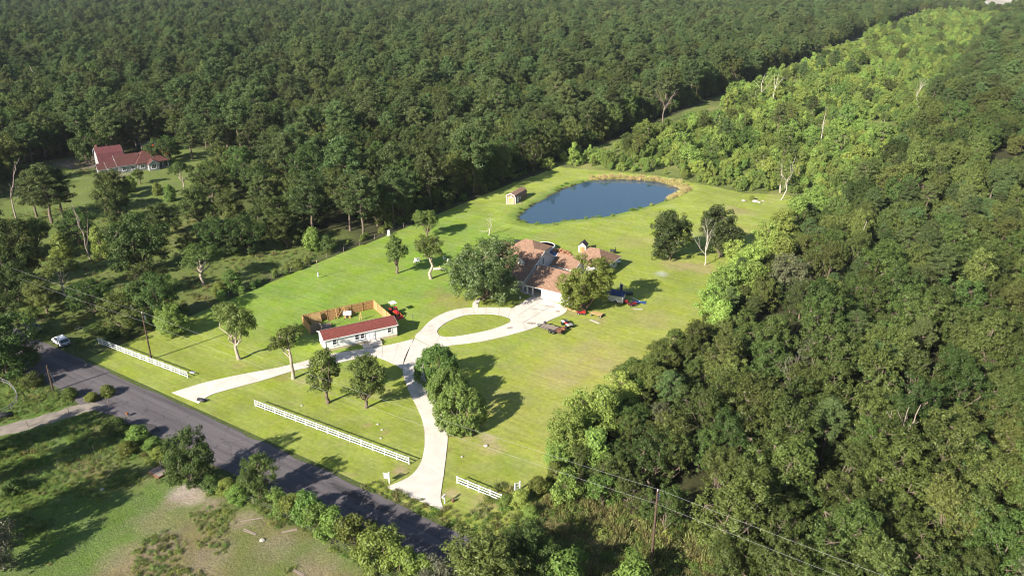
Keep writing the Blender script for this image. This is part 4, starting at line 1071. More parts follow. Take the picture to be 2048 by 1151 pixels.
def broadleaf(seed, h, r, base=0.28, nc=70, per=70, size=0.42, clump=1.0, gap=0.25, lobes=7, lean=0.0, low=0.0):
    """trunk, limbs and a lobed crown with gaps"""
    rng = np.random.default_rng(seed); P = Plant()
    top = np.array([lean * h, lean * 0.4 * h, h])
    zc = h * (base + (1 - base) * 0.52); rz_ = h * (1 - base) * 0.5
    # big lobes, each a bunch of clumps
    th = rng.random(lobes) * 6.28 + np.arange(lobes) * 2.4
    lob = []
    for k in range(lobes):
        el = rng.uniform(-0.95 if base < 0.16 else -0.6, 1.0)
        rr_ = r * rng.uniform(0.42, 0.72)
        lob.append((math.cos(th[k]) * rr_ * math.cos(el * 0.9), math.sin(th[k]) * rr_ * math.cos(el * 0.9), zc + rz_ * 0.62 * math.sin(el * 1.3)))
    lob.append((0, 0, zc + rz_ * 0.5)); lob = np.array(lob) + np.array([lean * h * 0.6, lean * .25 * h, 0])
    cs, rs = [], []
    for k in range(nc):
        L = lob[rng.integers(len(lob))]
        d = unit(rng.normal(size=3)); d[2] = d[2] if base < 0.16 else abs(d[2]) * 1.2 - 0.5
        cc = L + d * np.array([r * 0.40, r * 0.40, rz_ * 0.46]) * rng.uniform(0.7, 1.16)
        if cc[2] < h * (base - low): cc[2] = h * base + rng.random() * 0.5
        cs.append(cc); rs.append(clump * rng.uniform(0.65, 1.25))
    cs = np.array(cs); rs = np.array(rs)
    tr = 0.022 * h + 0.05
    fork = np.array([lean * h * 0.35, lean * h * 0.1, h * base * 1.15])
    P.limb(bend((0, 0, -0.2), fork, rng, 4, 0.05), [tr * 1.35, tr * 1.05, tr * 0.95, tr * 0.85], 8)
    for k, L in enumerate(lob):
        st = fork * (0.8 + 0.2 * rng.random())
        P.limb(bend(st, L, rng, 4, 0.09), [tr * 0.62, tr * 0.45, tr * 0.3, tr * 0.16], 6)
        for j in np.argsort(((cs - L) ** 2).sum(1))[:5]:
            P.limb(bend(L, cs[j], rng, 3, 0.1), [tr * 0.18, tr * 0.12, tr * 0.05], 4)
    P.lv.append(leaves(rng, cs, rs, per, size, mid=(0, 0, zc - rz_ * 0.3)))
    # stray outer sprays roughen the outline
    sp = cs[rng.integers(len(cs), size=nc)] + unit(rng.normal(size=(nc, 3))) * rs[rng.integers(len(cs), size=nc)][:, None] * 1.15
    P.lv.append(leaves(rng, sp, np.full(len(sp), 0.35 * clump), max(4, per // 9), size * 0.95, mid=(0, 0, zc - rz_ * 0.3)))
    return P
def pine(seed, h, r, base=0.42, per=34, size=0.55, whorls=11):
    rng = np.random.default_rng(seed); P = Plant()
    tr = 0.016 * h + 0.05
    tip = np.array([rng.normal() * 0.3, rng.normal() * 0.3, h])
    P.limb(bend((0, 0, -0.2), tip, rng, 6, 0.012), [tr * 1.3, tr, tr * .85, tr * .65, tr * .4, 0.04], 7)
    cs, rs = [], []
    for w in range(whorls):
        t = w / (whorls - 1)
        z = h * (base + (0.985 - base) * t)
        R = r * (0.60 + 0.45 * math.sin(math.pi * min(1, 0.15 + t * 0.8))) * (1 - 0.62 * t ** 3.5)
        nb = rng.integers(4, 7)
        a0 = rng.random() * 6.28
        for b in range(nb):
            a = a0 + b * 6.28 / nb + rng.normal() * 0.2
            Lb = R * rng.uniform(0.65, 1.1)
            rise = rng.uniform(0.0, 0.35) * Lb + 0.15 * t * Lb
            e = np.array([math.cos(a) * Lb, math.sin(a) * Lb, z + rise])
            P.limb([(0, 0, z), tuple(e * np.array([.55, .55, 1]) - np.array([0, 0, rise * 0.45])), tuple(e)], [tr * 0.28, tr * 0.18, 0.03], 4)
            for q in np.linspace(0.45, 1.05, 4):
                cs.append(np.array([e[0] * q, e[1] * q, z + rise * q]) + rng.normal(size=3) * 0.25); rs.append(rng.uniform(0.5, 0.95))
    cs.append(tip - np.array([0, 0, .3])); rs.append(0.7)
    P.lv.append(leaves(rng, cs, rs, per, size, aspect=0.3, flat=0.65, up=0.5))
    return P
def sapling(seed, h, r, nc=42, per=60, size=0.36, shape=0.8, base=0.06):
    """young bushy growth, widest low down, leafy to the ground"""
    rng = np.random.default_rng(seed); P = Plant()
    P.limb(bend((0, 0, -0.1), (0, 0, h * 0.9), rng, 5, 0.03), [0.12, 0.1, 0.08, 0.05, 0.02], 5)
    cs, rs = [], []
    for k in range(nc):
        t = rng.random() ** 0.8
        z = h * (base + (0.97 - base) * t)
        R = r * (1 - t ** 1.6) ** 0.55 * (0.75 + 0.25 * math.sin(9 * t + seed)) * shape + 0.15
        a = rng.random() * 6.28
        q = rng.uniform(0.55, 1.05)
        cs.append((math.cos(a) * R * q, math.sin(a) * R * q, z)); rs.append(rng.uniform(0.5, 0.95) * (0.6 + 0.13 * r))
    for c in cs[::4]: P.limb([(0, 0, c[2] * 0.7), c], [0.05, 0.015], 4)
    P.lv.append(leaves(rng, cs, rs, per, size, flat=0.9))
    return P
def dense_shrub(seed, h, r, nc=150, per=60, size=0.4):
    """ornamental shrub: upright sprays all over a broad dome that reaches the ground"""
    rng = np.random.default_rng(seed); P = Plant()
    for k in range(5):
        a = k * 1.26
        P.limb(bend((0.15 * math.cos(a), 0.15 * math.sin(a), -0.1), (math.cos(a) * r * 0.5, math.sin(a) * r * 0.5, h * 0.7), rng, 4, 0.06), [0.12, 0.09, 0.06, 0.03], 5)
    cs, rs = [], []
    for k in range(nc):
        u = rng.random(); z = h * (0.06 + 0.9 * u)
        R = r * (1 - (max(0, u - 0.25) / 0.75) ** 1.9) ** 0.6 * rng.uniform(0.86, 1.05) * (0.82 + 0.18 * min(1, u / 0.2))
        a = rng.random() * 6.28
        cs.append((math.cos(a) * R, math.sin(a) * R, z)); rs.append(rng.uniform(0.3, 0.62))
    P.lv.append(leaves(rng, cs, rs, per, size, aspect=0.45, flat=1.7, up=0.6, mid=(0, 0, h * .2), droop=-0.5))
    return P
def dead_tree(seed, h, spread=0.35, depth=4, r0=None, first=0.35, fork=3):
    rng = np.random.default_rng(seed); P = Plant()
    def grow(p, d, L, r, lev):
        e = p + d * L
        m = p + d * L * 0.5 + rng.normal(size=3) * L * 0.06
        P.limb([tuple(p), tuple(m), tuple(e)], [r, r * 0.8, r * 0.58], 6 if lev < 2 else 4)
        if lev >= depth: return
        for k in range(fork if lev else fork + 1):
            q = p + (e - p) * rng.uniform(0.55, 1.0) if k else e
            nd = unit(d + rng.normal(size=3) * spread * (0.6 if k == 0 else 1.5) + np.array([0, 0, 0.12]))
            grow(q, nd, L * rng.uniform(0.5, 0.78), r * (0.58 if k == 0 else 0.42), lev + 1)
    grow(np.array([0, 0, -0.2]), unit(np.array([rng.normal() * .05, rng.normal() * .05, 1])), h * first, r0 or 0.02 * h, 0)
    top = max(v[:, 2].max() for v in P.tv)
    P.tv = [v * h / top if False else v for v in P.tv]
    return P
def weed(seed, r, h, n=120, size=0.22, aspect=0.4):
    rng = np.random.default_rng(seed); P = Plant()
    cs = [(rng.normal() * r * 0.45, rng.normal() * r * 0.45, abs(rng.normal()) * h * 0.35 + 0.08) for _ in range(12)]
    P.lv.append(leaves(rng, cs, np.full(12, 0.3 * r + 0.1), n // 12, size, aspect, flat=0.8, up=0.6))
    P.limb([(0, 0, -0.05), (0, 0, h * 0.5)], [0.02, 0.01], 3)
    return P
def reed(seed, r, h, n=60):
    rng = np.random.default_rng(seed); P = Plant()
    b = np.c_[rng.normal(size=(n, 2)) * r * 0.5, np.zeros(n)]
    t = b + np.c_[rng.normal(size=(n, 2)) * 0.22, h * (0.5 + 0.6 * rng.random(n))]
    s = unit(np.c_[rng.normal(size=(n, 2)), np.zeros(n)]) * 0.05
    m = (b + t) / 2
    P.lv.append(np.stack([b, m + s, t, m - s], 1).reshape(-1, 3))
    P.limb([(0, 0, -0.05), (0, 0, h * 0.5)], [0.01, 0.008], 3)
    return P

OAKS = [broadleaf(s, h, r, 0.05, 175, 52, 0.36, 0.70, lobes=13).whole('oak_tree', M['bark'], M[m]) for s, h, r, m in
        ((11, 10.5, 5.2, 'oak_leaf'), (12, 11.5, 5.0, 'oak_olive'), (13, 10, 5.4, 'oak_leaf'), (14, 11.5, 4.8, 'oak_leaf'), (15, 10, 5.5, 'oak_olive'), (16, 11.5, 5.2, 'oak_leaf'), (17, 12, 4.6, 'oak_light'), (18, 9.5, 5.0, 'oak_light'), (19, 11, 4.4, 'oak_grey'))]
OAK_RH = [(5.2, 12), (5.0, 13), (5.4, 11), (4.8, 12.5), (5.5, 11.5), (5.2, 13)]
PINES = [pine(s, h, r, b).whole('pine_tree', M['bark'], M['pine_leaf']) for s, h, r, b in ((21, 15, 4.2, .45), (22, 16.5, 3.9, .5), (23, 14, 4.5, .4), (24, 15.5, 3.8, .45), (25, 13, 4.3, .35))]
YOUNG = [sapling(s, h, r).whole('young_tree', M['bark'], M['young_leaf']) for s, h, r in ((31, 6.0, 2.6), (32, 7.0, 2.4), (33, 5.0, 2.8), (34, 8.0, 2.6), (35, 4.2, 2.4))]
for sd, hh, rr_, ml in ((36, 7.0, 3.6, 'young_leaf'), (37, 6.0, 3.8, 'young_leaf'), (38, 8.0, 3.6, 'young_deep'), (39, 6.5, 3.4, 'young_deep')):
    YOUNG.append(broadleaf(sd, hh, rr_, 0.04, 110, 56, 0.36, 0.7, lobes=9).whole('young_tree', M['pale_bark'], M[ml]))

# ------------------------------------------------------------------ hand-placed trees: thing > trunk, crown
PARTS = {}
def variant(key, maker, wood, leaf):
    if key not in PARTS:
        P = maker()
        PARTS[key] = (P.wood('trunk', M[wood]), P.crown('crown', M[leaf]) if P.lv else None)
    return PARTS[key]
LV = {
    'lawn1': (lambda: broadleaf(41, 10, 4.0, 0.26, 125, 72, 0.32, 0.75, lobes=10, lean=-0.06), 'pale_bark', 'lawn_leaf', 10, 4.0),
    'lawn2': (lambda: broadleaf(42, 10, 3.0, 0.42, 80, 60, 0.30, 0.62, lobes=8), 'pale_bark', 'lawn_leaf', 10, 3.0),
    'lawn3': (lambda: broadleaf(43, 10, 3.0, 0.18, 105, 66, 0.31, 0.66, lobes=10), 'bark', 'lawn_leaf', 10, 3.0),
    'lawn4': (lambda: broadleaf(44, 9.5, 4.2, 0.17, 140, 68, 0.32, 0.75, lobes=12), 'bark', 'lawn_leaf', 9.5, 4.2),
    'big': (lambda: broadleaf(45, 14, 7.4, 0.04, 380, 75, 0.38, 0.95, lobes=20), 'bark', 'shrub_leaf_dark', 14, 7.4),
    'elm': (lambda: broadleaf(46, 13.5, 5.6, 0.03, 290, 75, 0.36, 0.85, lobes=16), 'bark', 'elm_leaf', 13.5, 5.6),
    'live': (lambda: broadleaf(47, 12, 5.3, 0.02, 280, 75, 0.36, 0.85, lobes=15), 'bark', 'dark_leaf', 12, 5.3),
    'live2': (lambda: broadleaf(48, 12, 5.3, 0.02, 280, 75, 0.36, 0.85, lobes=15), 'bark', 'dark_leaf', 12, 5.3),
    'oak1': (lambda: broadleaf(49, 11, 4.8, 0.06, 190, 70, 0.36, 0.8, lobes=13), 'bark', 'oak_leaf', 11, 4.8),
    'oak2': (lambda: broadleaf(50, 11, 4.8, 0.10, 170, 70, 0.36, 0.8, lobes=12), 'bark', 'oak_olive', 11, 4.8),
    'oak3': (lambda: broadleaf(51, 11, 4.4, 0.3, 100, 70, 0.38, 0.95, lobes=7), 'pale_bark', 'oak_leaf', 11, 4.4),
    'tall': (lambda: pine(52, 17, 4.2, 0.33, 44, 0.55, 13), 'bark', 'pine_leaf', 17, 4.2),
    'bush': (lambda: sapling(53, 5, 2.8, 60, 70, 0.34), 'bark', 'weed_leaf', 5, 2.8),
    'bush2': (lambda: sapling(54, 4, 3.0, 60, 66, 0.32, 0.95), 'bark', 'oak_leaf', 4, 3.0),
    'bright': (lambda: broadleaf(55, 8, 3.9, 0.03, 170, 70, 0.34, 0.75, lobes=12), 'bark', 'young_leaf', 8, 3.9),
    'bright2': (lambda: sapling(56, 7, 3.0, 75, 75, 0.36), 'bark', 'young_leaf', 7, 3.0),
    'drive': (lambda: dense_shrub(57, 7, 4.0, 210, 62, 0.36), 'bark', 'shrub_leaf', 7, 4.0),
    'drive2': (lambda: dense_shrub(58, 7, 4.0, 210, 62, 0.36), 'bark', 'shrub_leaf', 7, 4.0),
    'thin': (lambda: pine(59, 12, 2.2, 0.3, 10, 0.5, 9), 'pale_bark', 'lawn_leaf', 12, 2.2),
    'grey': (lambda: broadleaf(60, 7, 4, 0.1, 90, 50, 0.36, 0.95, lobes=8), 'pale_bark', 'grey_leaf', 7, 4),
    'row': (lambda: broadleaf(61, 4.5, 2.3, 0.12, 55, 60, 0.30, 0.62, lobes=6), 'bark', 'weed_leaf', 4.5, 2.3),
}
M['shrub_leaf_dark'] = leaf_mat('deep_green_leaf', (0.092, 0.142, 0.030), tree_var=0.05, hue=0.01, gloss=0.07)
M['elm_leaf'] = leaf_mat('yellow_green_leaf', (0.175, 0.215, 0.042), tree_var=0.05, hue=0.01)
tree_rng = random.Random(77)
HAND = []          # (x, y, r) of placed crowns, kept clear by the forest
def tree(name, kind, px, py, h, r, label, group=None, cat='tree', rz=None):
    mk, wood, leaf, h0, r0 = LV[kind]
    tm, cm = variant(kind, mk, wood, leaf)
    x, y = S(px, py)
    o = empty(name, (x, y, gz(x, y) if -90 < x < 60 and 20 < y < 130 else 0), tree_rng.uniform(0, 6.28) if rz is None else rz, label, cat, group)
    o.scale = (r / r0, r / r0, h / h0)
    link('trunk', tm, o)
    if cm: link('crown', cm, o)
    HAND.append((x, y, r))
    return o
# trees on the lawn
tree('lawn_tree', 'lawn1', 478, 718, 11.4, 4.6, 'spreading tree with pale forked trunk on the lawn behind the far white fence', rz=0.5)
tree('lawn_tree', 'lawn2', 587, 757, 10.2, 3.2, 'slim tree with long bare trunk standing right beside the narrow drive')
tree('lawn_tree', 'lawn3', 655, 806, 9.8, 3.4, 'narrow tree leafy low down, between the bare trunk tree and the round crowned tree')
tree('lawn_tree', 'lawn4', 733, 815, 9.0, 4.2, 'round crowned tree on short trunk in the lawn wedge between the two drives')
tree('lawn_tree', 'lawn3', 795, 546, 9.3, 3.3, 'small lawn tree left of the log, behind the fenced yard')
tree('lawn_tree', 'lawn2', 862, 557, 10.6, 3.7, 'slender lawn tree with tall pale trunk close to the log')
tree('lawn_tree', 'lawn4', 855, 474, 7.5, 3.8, 'open crowned tree by the left woods edge, nearest the barn shed')
tree('shade_tree', 'big', 968, 600, 14.2, 8.4, 'huge dark green tree in front of the house and its walk')
tree('shade_tree', 'elm', 1170, 622, 13.4, 6.0, 'large yellow green tree beside the garage')
tree('live_oak', 'live', 1340, 518, 11.8, 5.4, 'dark dense round tree on the back lawn, left of the pale dead tree')
tree('live_oak', 'live2', 1440, 514, 13.0, 5.7, 'dark dense round tree on the back lawn, behind the pale dead tree')
tree('driveway_shrub', 'drive', 876, 765, 7.2, 3.9, 'dense green shrub at the upper end of the three beside the drive', 'shrubs beside the drive', 'shrub')
tree('driveway_shrub', 'drive2', 897, 806, 6.6, 3.5, 'dense green shrub in the middle of the three beside the drive', 'shrubs beside the drive', 'shrub')
tree('driveway_shrub', 'drive', 922, 850, 7.0, 4.1, 'dense green shrub at the lower end of the three beside the drive', 'shrubs beside the drive', 'shrub')
tree('boundary_tree', 'bright', 345, 668, 6.5, 3.6, 'low bright leafed tree by the boundary right of the tall utility pole')
tree('sparse_pine', 'thin', 1560, 385, 11.5, 2.4, 'thin sparse pine at the back lawn edge beside the stones')
# bright trees along the right edge of the lawn
RB = [(1135, 905, 7.5, 4.0), (1165, 872, 8, 3.8), (1205, 868, 8.5, 4), (1190, 925, 6, 3), (1115, 930, 4.5, 2.4), (1238, 818, 6.6, 3.7), (1275, 785, 6.4, 3.8), (1315, 748, 6, 3.4), (1345, 712, 5.5, 2.6), (1300, 795, 7, 4),
      (1425, 640, 8, 4.2), (1455, 600, 9, 4.6), (1495, 560, 9, 4.6), (1470, 545, 8, 4.2), (1530, 520, 10, 4.6), (1560, 480, 9, 4.4), (1590, 455, 9, 4.6), (1625, 430, 9, 4.4), (1500, 600, 9, 4.2), (1560, 545, 9, 4.5), (1440, 665, 7, 3.4)]
ORD = 'first second third fourth fifth sixth seventh eighth ninth tenth eleventh twelfth thirteenth fourteenth fifteenth sixteenth seventeenth eighteenth nineteenth twentieth last'.split()
for k, (px_, py_, h, r) in enumerate(sorted(RB, key=lambda q: S(q[0], q[1])[1])):
    br = k < 6 or k > 9
    tree('edge_tree', ('bright', 'bright2', 'bright')[k % 3] if br else ('lawn4', 'lawn3')[k % 2], px_, py_, h, r,
         ('bright leafy' if br else 'mid green bushy') + ' tree on the right edge of the lawn, ' + ORD[k] + ' counted from the road', 'trees along the right lawn edge')
# shrubs by the front right corner
for k, (px_, py_, h, r) in enumerate(((1040, 1010, 2.4, 2.0), (1075, 985, 2.6, 2.0), (1010, 1012, 1.8, 1.4), (1110, 960, 3.0, 2.2), (1060, 1035, 1.8, 1.6))):
    tree('corner_bush', 'bush' if k % 2 else 'bright2', px_, py_, h, r, 'leafy bush crowding the right end of the short white fence', 'bushes at the front right corner', 'bush')
# field and roadside trees at the left
LT = [('oak3', 130, 592, 9, 3.8, 'pale green tree in the left field above the white car'), ('oak1', 188, 628, 8, 4.6, 'rounded dark tree second above the white car in the left field'),
      ('oak2', 245, 660, 8, 4.6, 'olive green tree just left of the top of the tall utility pole'), ('oak1', 320, 648, 11.5, 4.8, 'tall dark tree just outside the boundary beside the tall utility pole'),
      ('oak3', 406, 570, 9.6, 4.9, 'olive tree with clear bare trunk alone in the left field'), ('bush', 465, 582, 4.8, 3.4, 'dense round bush close to the boundary in the left field'),
      ('oak1', 285, 540, 14.5, 7.0, 'biggest dark oak in the middle of the left field'), ('bush', 125, 515, 6, 4.2, 'broad bush left of the bare leaning trunk'), ('bush', 204, 515, 8, 3.4, 'tall bush right of the bare leaning trunk'),
      ('tall', 104, 446, 16.5, 5.4, 'tallest pine in front of the farmhouse, with clear trunk'), ('tall', 126, 436, 14.5, 4.2, 'second pine in front of the farmhouse, right of the tallest'), ('tall', 75, 438, 14, 4.0, 'third pine in front of the farmhouse, left of the tallest'),
      ('oak1', 228, 446, 12, 4.8, 'dark tree below the farmhouse with tall leafy crown'), ('oak3', 369, 380, 9.4, 3.6, 'thin tree on a slim trunk right of the farmhouse lawn'),
      ('bush', 315, 390, 4.0, 2.2, 'smaller of two round bushes on the farmhouse lawn'), ('bush', 341, 402, 5, 2.8, 'larger of two round bushes on the farmhouse lawn'),
      ('oak1', 425, 402, 13, 6.2, 'large oak right of the farmhouse lawn'), ('oak2', 405, 455, 12, 5.8, 'large olive oak below the farmhouse lawn'), ('live2', 497, 386, 10, 4.6, 'dark live oak with white specks of bark, right of the large oak'),
      ('oak1', 440, 510, 10, 5.6, 'dark oak at the left end of the thicket by the boundary field'), ('oak1', 492, 505, 10, 5.6, 'dark oak in the middle of the thicket by the boundary field'), ('bush', 627, 500, 6, 3.6, 'bright bush at the thicket tip nearest the boundary'),
      ('oak2', 575, 494, 9, 5.2, 'olive oak at the right of the boundary thicket'), ('bush2', 655, 503, 4.2, 2.8, 'low dark bush at the boundary above the little yard post'),
      ('oak2', 214, 392, 8, 3.6, 'leafy tree before the farmhouse, left of the one hiding its front'), ('bush', 262, 382, 5, 3.0, 'low round tree before the middle of the farmhouse'), ('oak1', 318, 330, 10, 4, 'tree rising behind the right end of the farmhouse'), ('oak2', 238, 398, 9.5, 4.4, 'olive tree hiding the left front of the farmhouse'), ('lawn3', 281, 368, 5, 2.3, 'small thin tree at the farmhouse porch'), ('oak1', 180, 326, 12, 5.2, 'broad tree left of the farmhouse'),
      ('oak1', 20, 575, 13, 5.6, 'dark tree at the left picture edge above the lines'), ('oak2', 60, 562, 12, 5.2, 'dark tree beside the left edge tree, behind the lines'), ('oak1', 8, 520, 13, 6, 'dark tree at the left edge behind the line pair'),
      ('oak1', 12, 752, 12.5, 6.6, 'large dark roadside tree at the left edge shading the road'), ('oak2', 40, 742, 7, 4.0, 'lower roadside tree at the shaded road end'), ('bush2', 70, 770, 2.6, 2.2, 'low dark bush beside the short pole'),
      ('oak1', 0, 690, 11, 5, 'dark tree behind the large roadside tree at left'), ('bush', 440, 590, 3.0, 2.2, 'small bush left of the dense round bush'), ('bush', 330, 660, 3.5, 2.6, 'bush beneath the tall dark boundary tree'),
      ('bush', 65, 640, 3, 2.6, 'bush behind the dark parked pickup'), ('bush2', 150, 655, 2.0, 2.4, 'low thicket bush behind the white car'), ('bush2', 195, 665, 2.0, 2.6, 'low thicket bush right of the white car'), ('bush2', 230, 672, 1.9, 2.4, 'low thicket bush at the boundary corner'),
      ('oak2', 560, 425, 11, 4.6, 'olive oak at the field end by the deep woods'), ('oak1', 600, 455, 12, 5, 'dark oak at the field end by the deep woods'), ('oak2', 330, 470, 9, 4.6, 'olive tree behind the biggest dark oak, to its right'), ('oak1', 385, 520, 7, 3.6, 'small dark tree above the olive tree with clear trunk'), ('oak1', 160, 490, 10, 4.8, 'dark tree above the leaning bare trunk'), ('oak2', 75, 500, 9, 4.6, 'olive tree in the dark group at the left edge'),
      ('oak1', 545, 470, 11, 5.2, 'dark oak behind the right end of the boundary thicket'), ('oak2', 470, 455, 11, 5.2, 'olive oak above the middle of the boundary thicket'), ('oak1', 520, 405, 12, 5.0, 'dark oak just right of the live oak'), ('oak2', 455, 365, 12, 5.0, 'olive oak between the large oak and the far meadow'), ('oak1', 300, 590, 8, 4.0, 'dark tree between the biggest oak and the tall boundary tree'), ('oak2', 95, 625, 7.5, 4.2, 'olive tree above the dark parked sedan'), ('oak1', 40, 610, 10, 4.8, 'dark tree at the left edge just above the cars'),
      ('tall', 530, 440, 13, 4, 'single pine between the live oak and the deep woods'),
      ('tall', 385, 318, 14, 4.4, 'pine with layered branches right of the play set'), ('oak1', 340, 318, 9, 4.2, 'round dark tree next to the play set'), ('tall', 440, 330, 14, 4, 'pine behind the farmhouse meadow')]
for kd, px_, py_, h, r, lb in LT:
    nm = {'tall': 'pine_tree', 'bush': 'bush', 'bush2': 'bush'}.get(kd, 'field_tree')
    tree(nm, kd, px_, py_, h, r, lb, cat='bush' if nm == 'bush' else 'tree')
# trees and shrubs on the near side of the road
NT = [('oak1', 388, 968, 9.4, 3.3, 'big dark tree on the near side of the road, left of the other'), ('oak1', 525, 998, 7.4, 2.7, 'smaller dark tree on the near roadside, right of the big one'),
      ('row', 615, 1045, 4.6, 2.4, 'leafy shrub first in the roadside row after the dark tree'), ('row', 668, 1082, 4.8, 2.4, 'leafy shrub second in the roadside row'), ('row', 712, 1100, 5.2, 2.5, 'leafy shrub third in the roadside row'),
      ('row', 770, 1140, 5.4, 2.8, 'leafy shrub fourth in the roadside row'), ('row', 812, 1160, 4.6, 2.5, 'leafy shrub fifth in the roadside row'), ('grey', 876, 1190, 5.5, 3.0, 'grey green shrub at the end of the roadside row'),
      ('row', 590, 1032, 3.4, 2.0, 'low leafy shrub starting the roadside row beside the dark tree'), ('row', 640, 1062, 4.2, 2.2, 'leafy shrub squeezed between the first two of the roadside row'), ('row', 742, 1122, 4.6, 2.4, 'leafy shrub squeezed between third and fourth of the roadside row'), ('row', 845, 1178, 4.6, 2.6, 'leafy shrub just before the grey green one at the row end'), ('bush', 455, 985, 2.2, 2.2, 'low bush between the two dark roadside trees'), ('bush', 478, 1002, 2.6, 2.2, 'bush just left of the smaller dark roadside tree'), ('row', 558, 1022, 3.0, 2.0, 'bush just right of the smaller dark roadside tree'), ('bush2', 425, 978, 2.4, 2.2, 'dark bush just right of the big dark roadside tree'), ('bush', 320, 915, 1.8, 1.8, 'bush behind the square grey slab'),
      ('oak1', -90, 1110, 15, 4.5, 'tall tree outside the left of the pasture, lower of the three'), ('oak2', -75, 985, 13, 4.0, 'tall tree outside the left of the pasture, middle of the three'), ('oak1', -40, 915, 11, 3.6, 'tree outside the left of the pasture nearest the lane'),
      ('bush', 345, 925, 2.0, 2.0, 'low bush left of the big dark roadside tree'),
      ('oak2', 985, 1195, 9.2, 5.8, 'broad oak with grey limbs hanging over the road end'), ('oak1', 1060, 1150, 7.5, 3.6, 'dark tree right of the broad oak at the road end'), ('row', 1130, 1190, 6.0, 3.2, 'bright round tree at the bottom edge right of the road end'),
      ('row', 1265, 1195, 5.5, 3.0, 'bright round tree at the bottom edge left of the right hand pole'), ('grey', 8, 1135, 6.5, 3.4, 'pale grey green tree at the bottom left edge'), ('bush2', 236, 862, 2.3, 2.6, 'brownish bush at the lane mouth'),
      ('bush', 275, 880, 2.4, 2.6, 'green bush by the reddish box'), ('bush', 310, 900, 2.2, 2.2, 'green bush between lane mouth and big dark tree'), ('bush', 255, 905, 1.8, 2.2, 'low bush in the pasture corner by the lane'),
      ('bush2', 30, 985, 2.2, 2.0, 'scrubby bush at the left of the pasture'), ('row', 1205, 1010, 4.6, 2.6, 'small tree standing in the tall dry grass'), ('row', 1130, 1000, 4.4, 2.4, 'small tree beside the front right corner'),
      ('bush', 215, 790, 1.8, 2.0, 'low bush on the verge above the lane'), ('bush', 140, 795, 1.8, 2.0, 'low bush by the foot of the short pole'), ('bush', 185, 800, 1.4, 1.8, 'low bush where the lane meets the road')]
for kd, px_, py_, h, r, lb in NT:
    nm = {'bush': 'bush', 'bush2': 'bush', 'row': 'roadside_shrub', 'grey': 'grey_tree'}.get(kd, 'roadside_tree')
    tree(nm, kd, px_, py_, h, r, lb, cat={'bush': 'bush', 'roadside_shrub': 'shrub'}.get(nm, 'tree'))
# dead trees
def snag(px_, py_, seed, h, label, m='dead_wood', spread=0.4, depth=4, first=0.45, r0=None, fork=2, name='dead_tree'):
    P = dead_tree(seed, h, spread, depth, r0, first, fork)
    x, y = S(px_, py_)
    o = link(name, P.wood(name, M[m]), None, (x, y, gz(x, y) if -90 < x < 60 and 20 < y < 130 else 0))
    top = max(v.co.z for v in o.data.vertices); s_ = h / top
    o.scale = (s_, s_, s_)
    HAND.append((x, y, 2.0))
    return tag(o, label, 'dead tree')
snag(1410, 530, 101, 12.3, 'bleached dead tree in front of the dark trees on the back lawn', spread=0.28, depth=4, first=0.5, fork=3, r0=0.2)
snag(978, 470, 102, 6.5, 'small pale leafless tree behind the huge tree by the house', spread=0.5, depth=5, first=0.3, fork=3, r0=0.14)
snag(182, 521, 103, 15.5, 'bare leaning trunk with few limbs in the left field', 'grey_wood', 0.15, 2, 0.7, 0.3)
snag(32, 436, 104, 17, 'tall bare pine trunk at the left edge below the farmhouse', 'grey_wood', 0.3, 3, 0.55, 0.32)
snag(272, 298, 105, 10, 'purple grey leafless tree behind the farmhouse', 'dead_twig', 0.6, 5, 0.25, 0.22, 3)
snag(285, 302, 106, 9, 'second purple grey leafless tree close behind the farmhouse', 'dead_twig', 0.6, 5, 0.25, 0.2, 3)
snag(1640, 290, 107, 16, 'white dead trunk standing in the bright young growth', 'dead_wood', 0.3, 2, 0.6, 0.26)
snag(1562, 400, 108, 15, 'slender dead trunk at the back lawn edge right of the sparse pine', 'dead_wood', 0.3, 3, 0.55, 0.2)
snag(1545, 205, 109, 15, 'pale snag at the far path, right of its twin', 'dead_wood', 0.25, 2, 0.6, 0.3)
snag(1520, 200, 110, 14, 'pale snag at the far path, left of its twin', 'dead_wood', 0.4, 3, 0.5, 0.3)
snag(1790, 950, 111, 12.5, 'huge dead pine with broken limbs in the right hand woods', 'grey_wood', 0.22, 2, 0.62, 0.36, 3)
snag(1575, 808, 112, 10, 'forked grey dead tree in a dark gap of the right hand woods', 'grey_wood', 0.25, 3, 0.45, 0.13, 3)
snag(1325, 245, 113, 16, 'grey dead tree at the edge of the left woods above the pond', 'dead_twig', 0.35, 4, 0.4, 0.25, 3)
snag(1715, 545, 114, 13, 'dead trunk poking out near the top of the right hand woods', 'dead_wood', 0.2, 2, 0.6, 0.25)
snag(82, 195, 115, 17, 'lone white dead trunk in the upper left forest', 'dead_wood', 0.2, 2, 0.65, 0.3)
snag(1830, 215, 116, 15, 'pale dead tree near the right edge of the young growth', 'dead_wood', 0.45, 3, 0.45, 0.25, 3)
snag(1995, 770, 117, 8.5, 'grey dead limbs in the right hand woods by the picture edge', 'grey_wood', 0.45, 3, 0.4, 0.16, 3)
snag(650, 292, 118, 12, 'grey leafless tree by the dark gap of the upper left woods', 'dead_twig', 0.5, 4, 0.35, 0.2, 3)
snag(868, 262, 119, 14, 'purple grey bare tree in the middle of the left woods', 'dead_twig', 0.55, 5, 0.3, 0.24, 3)

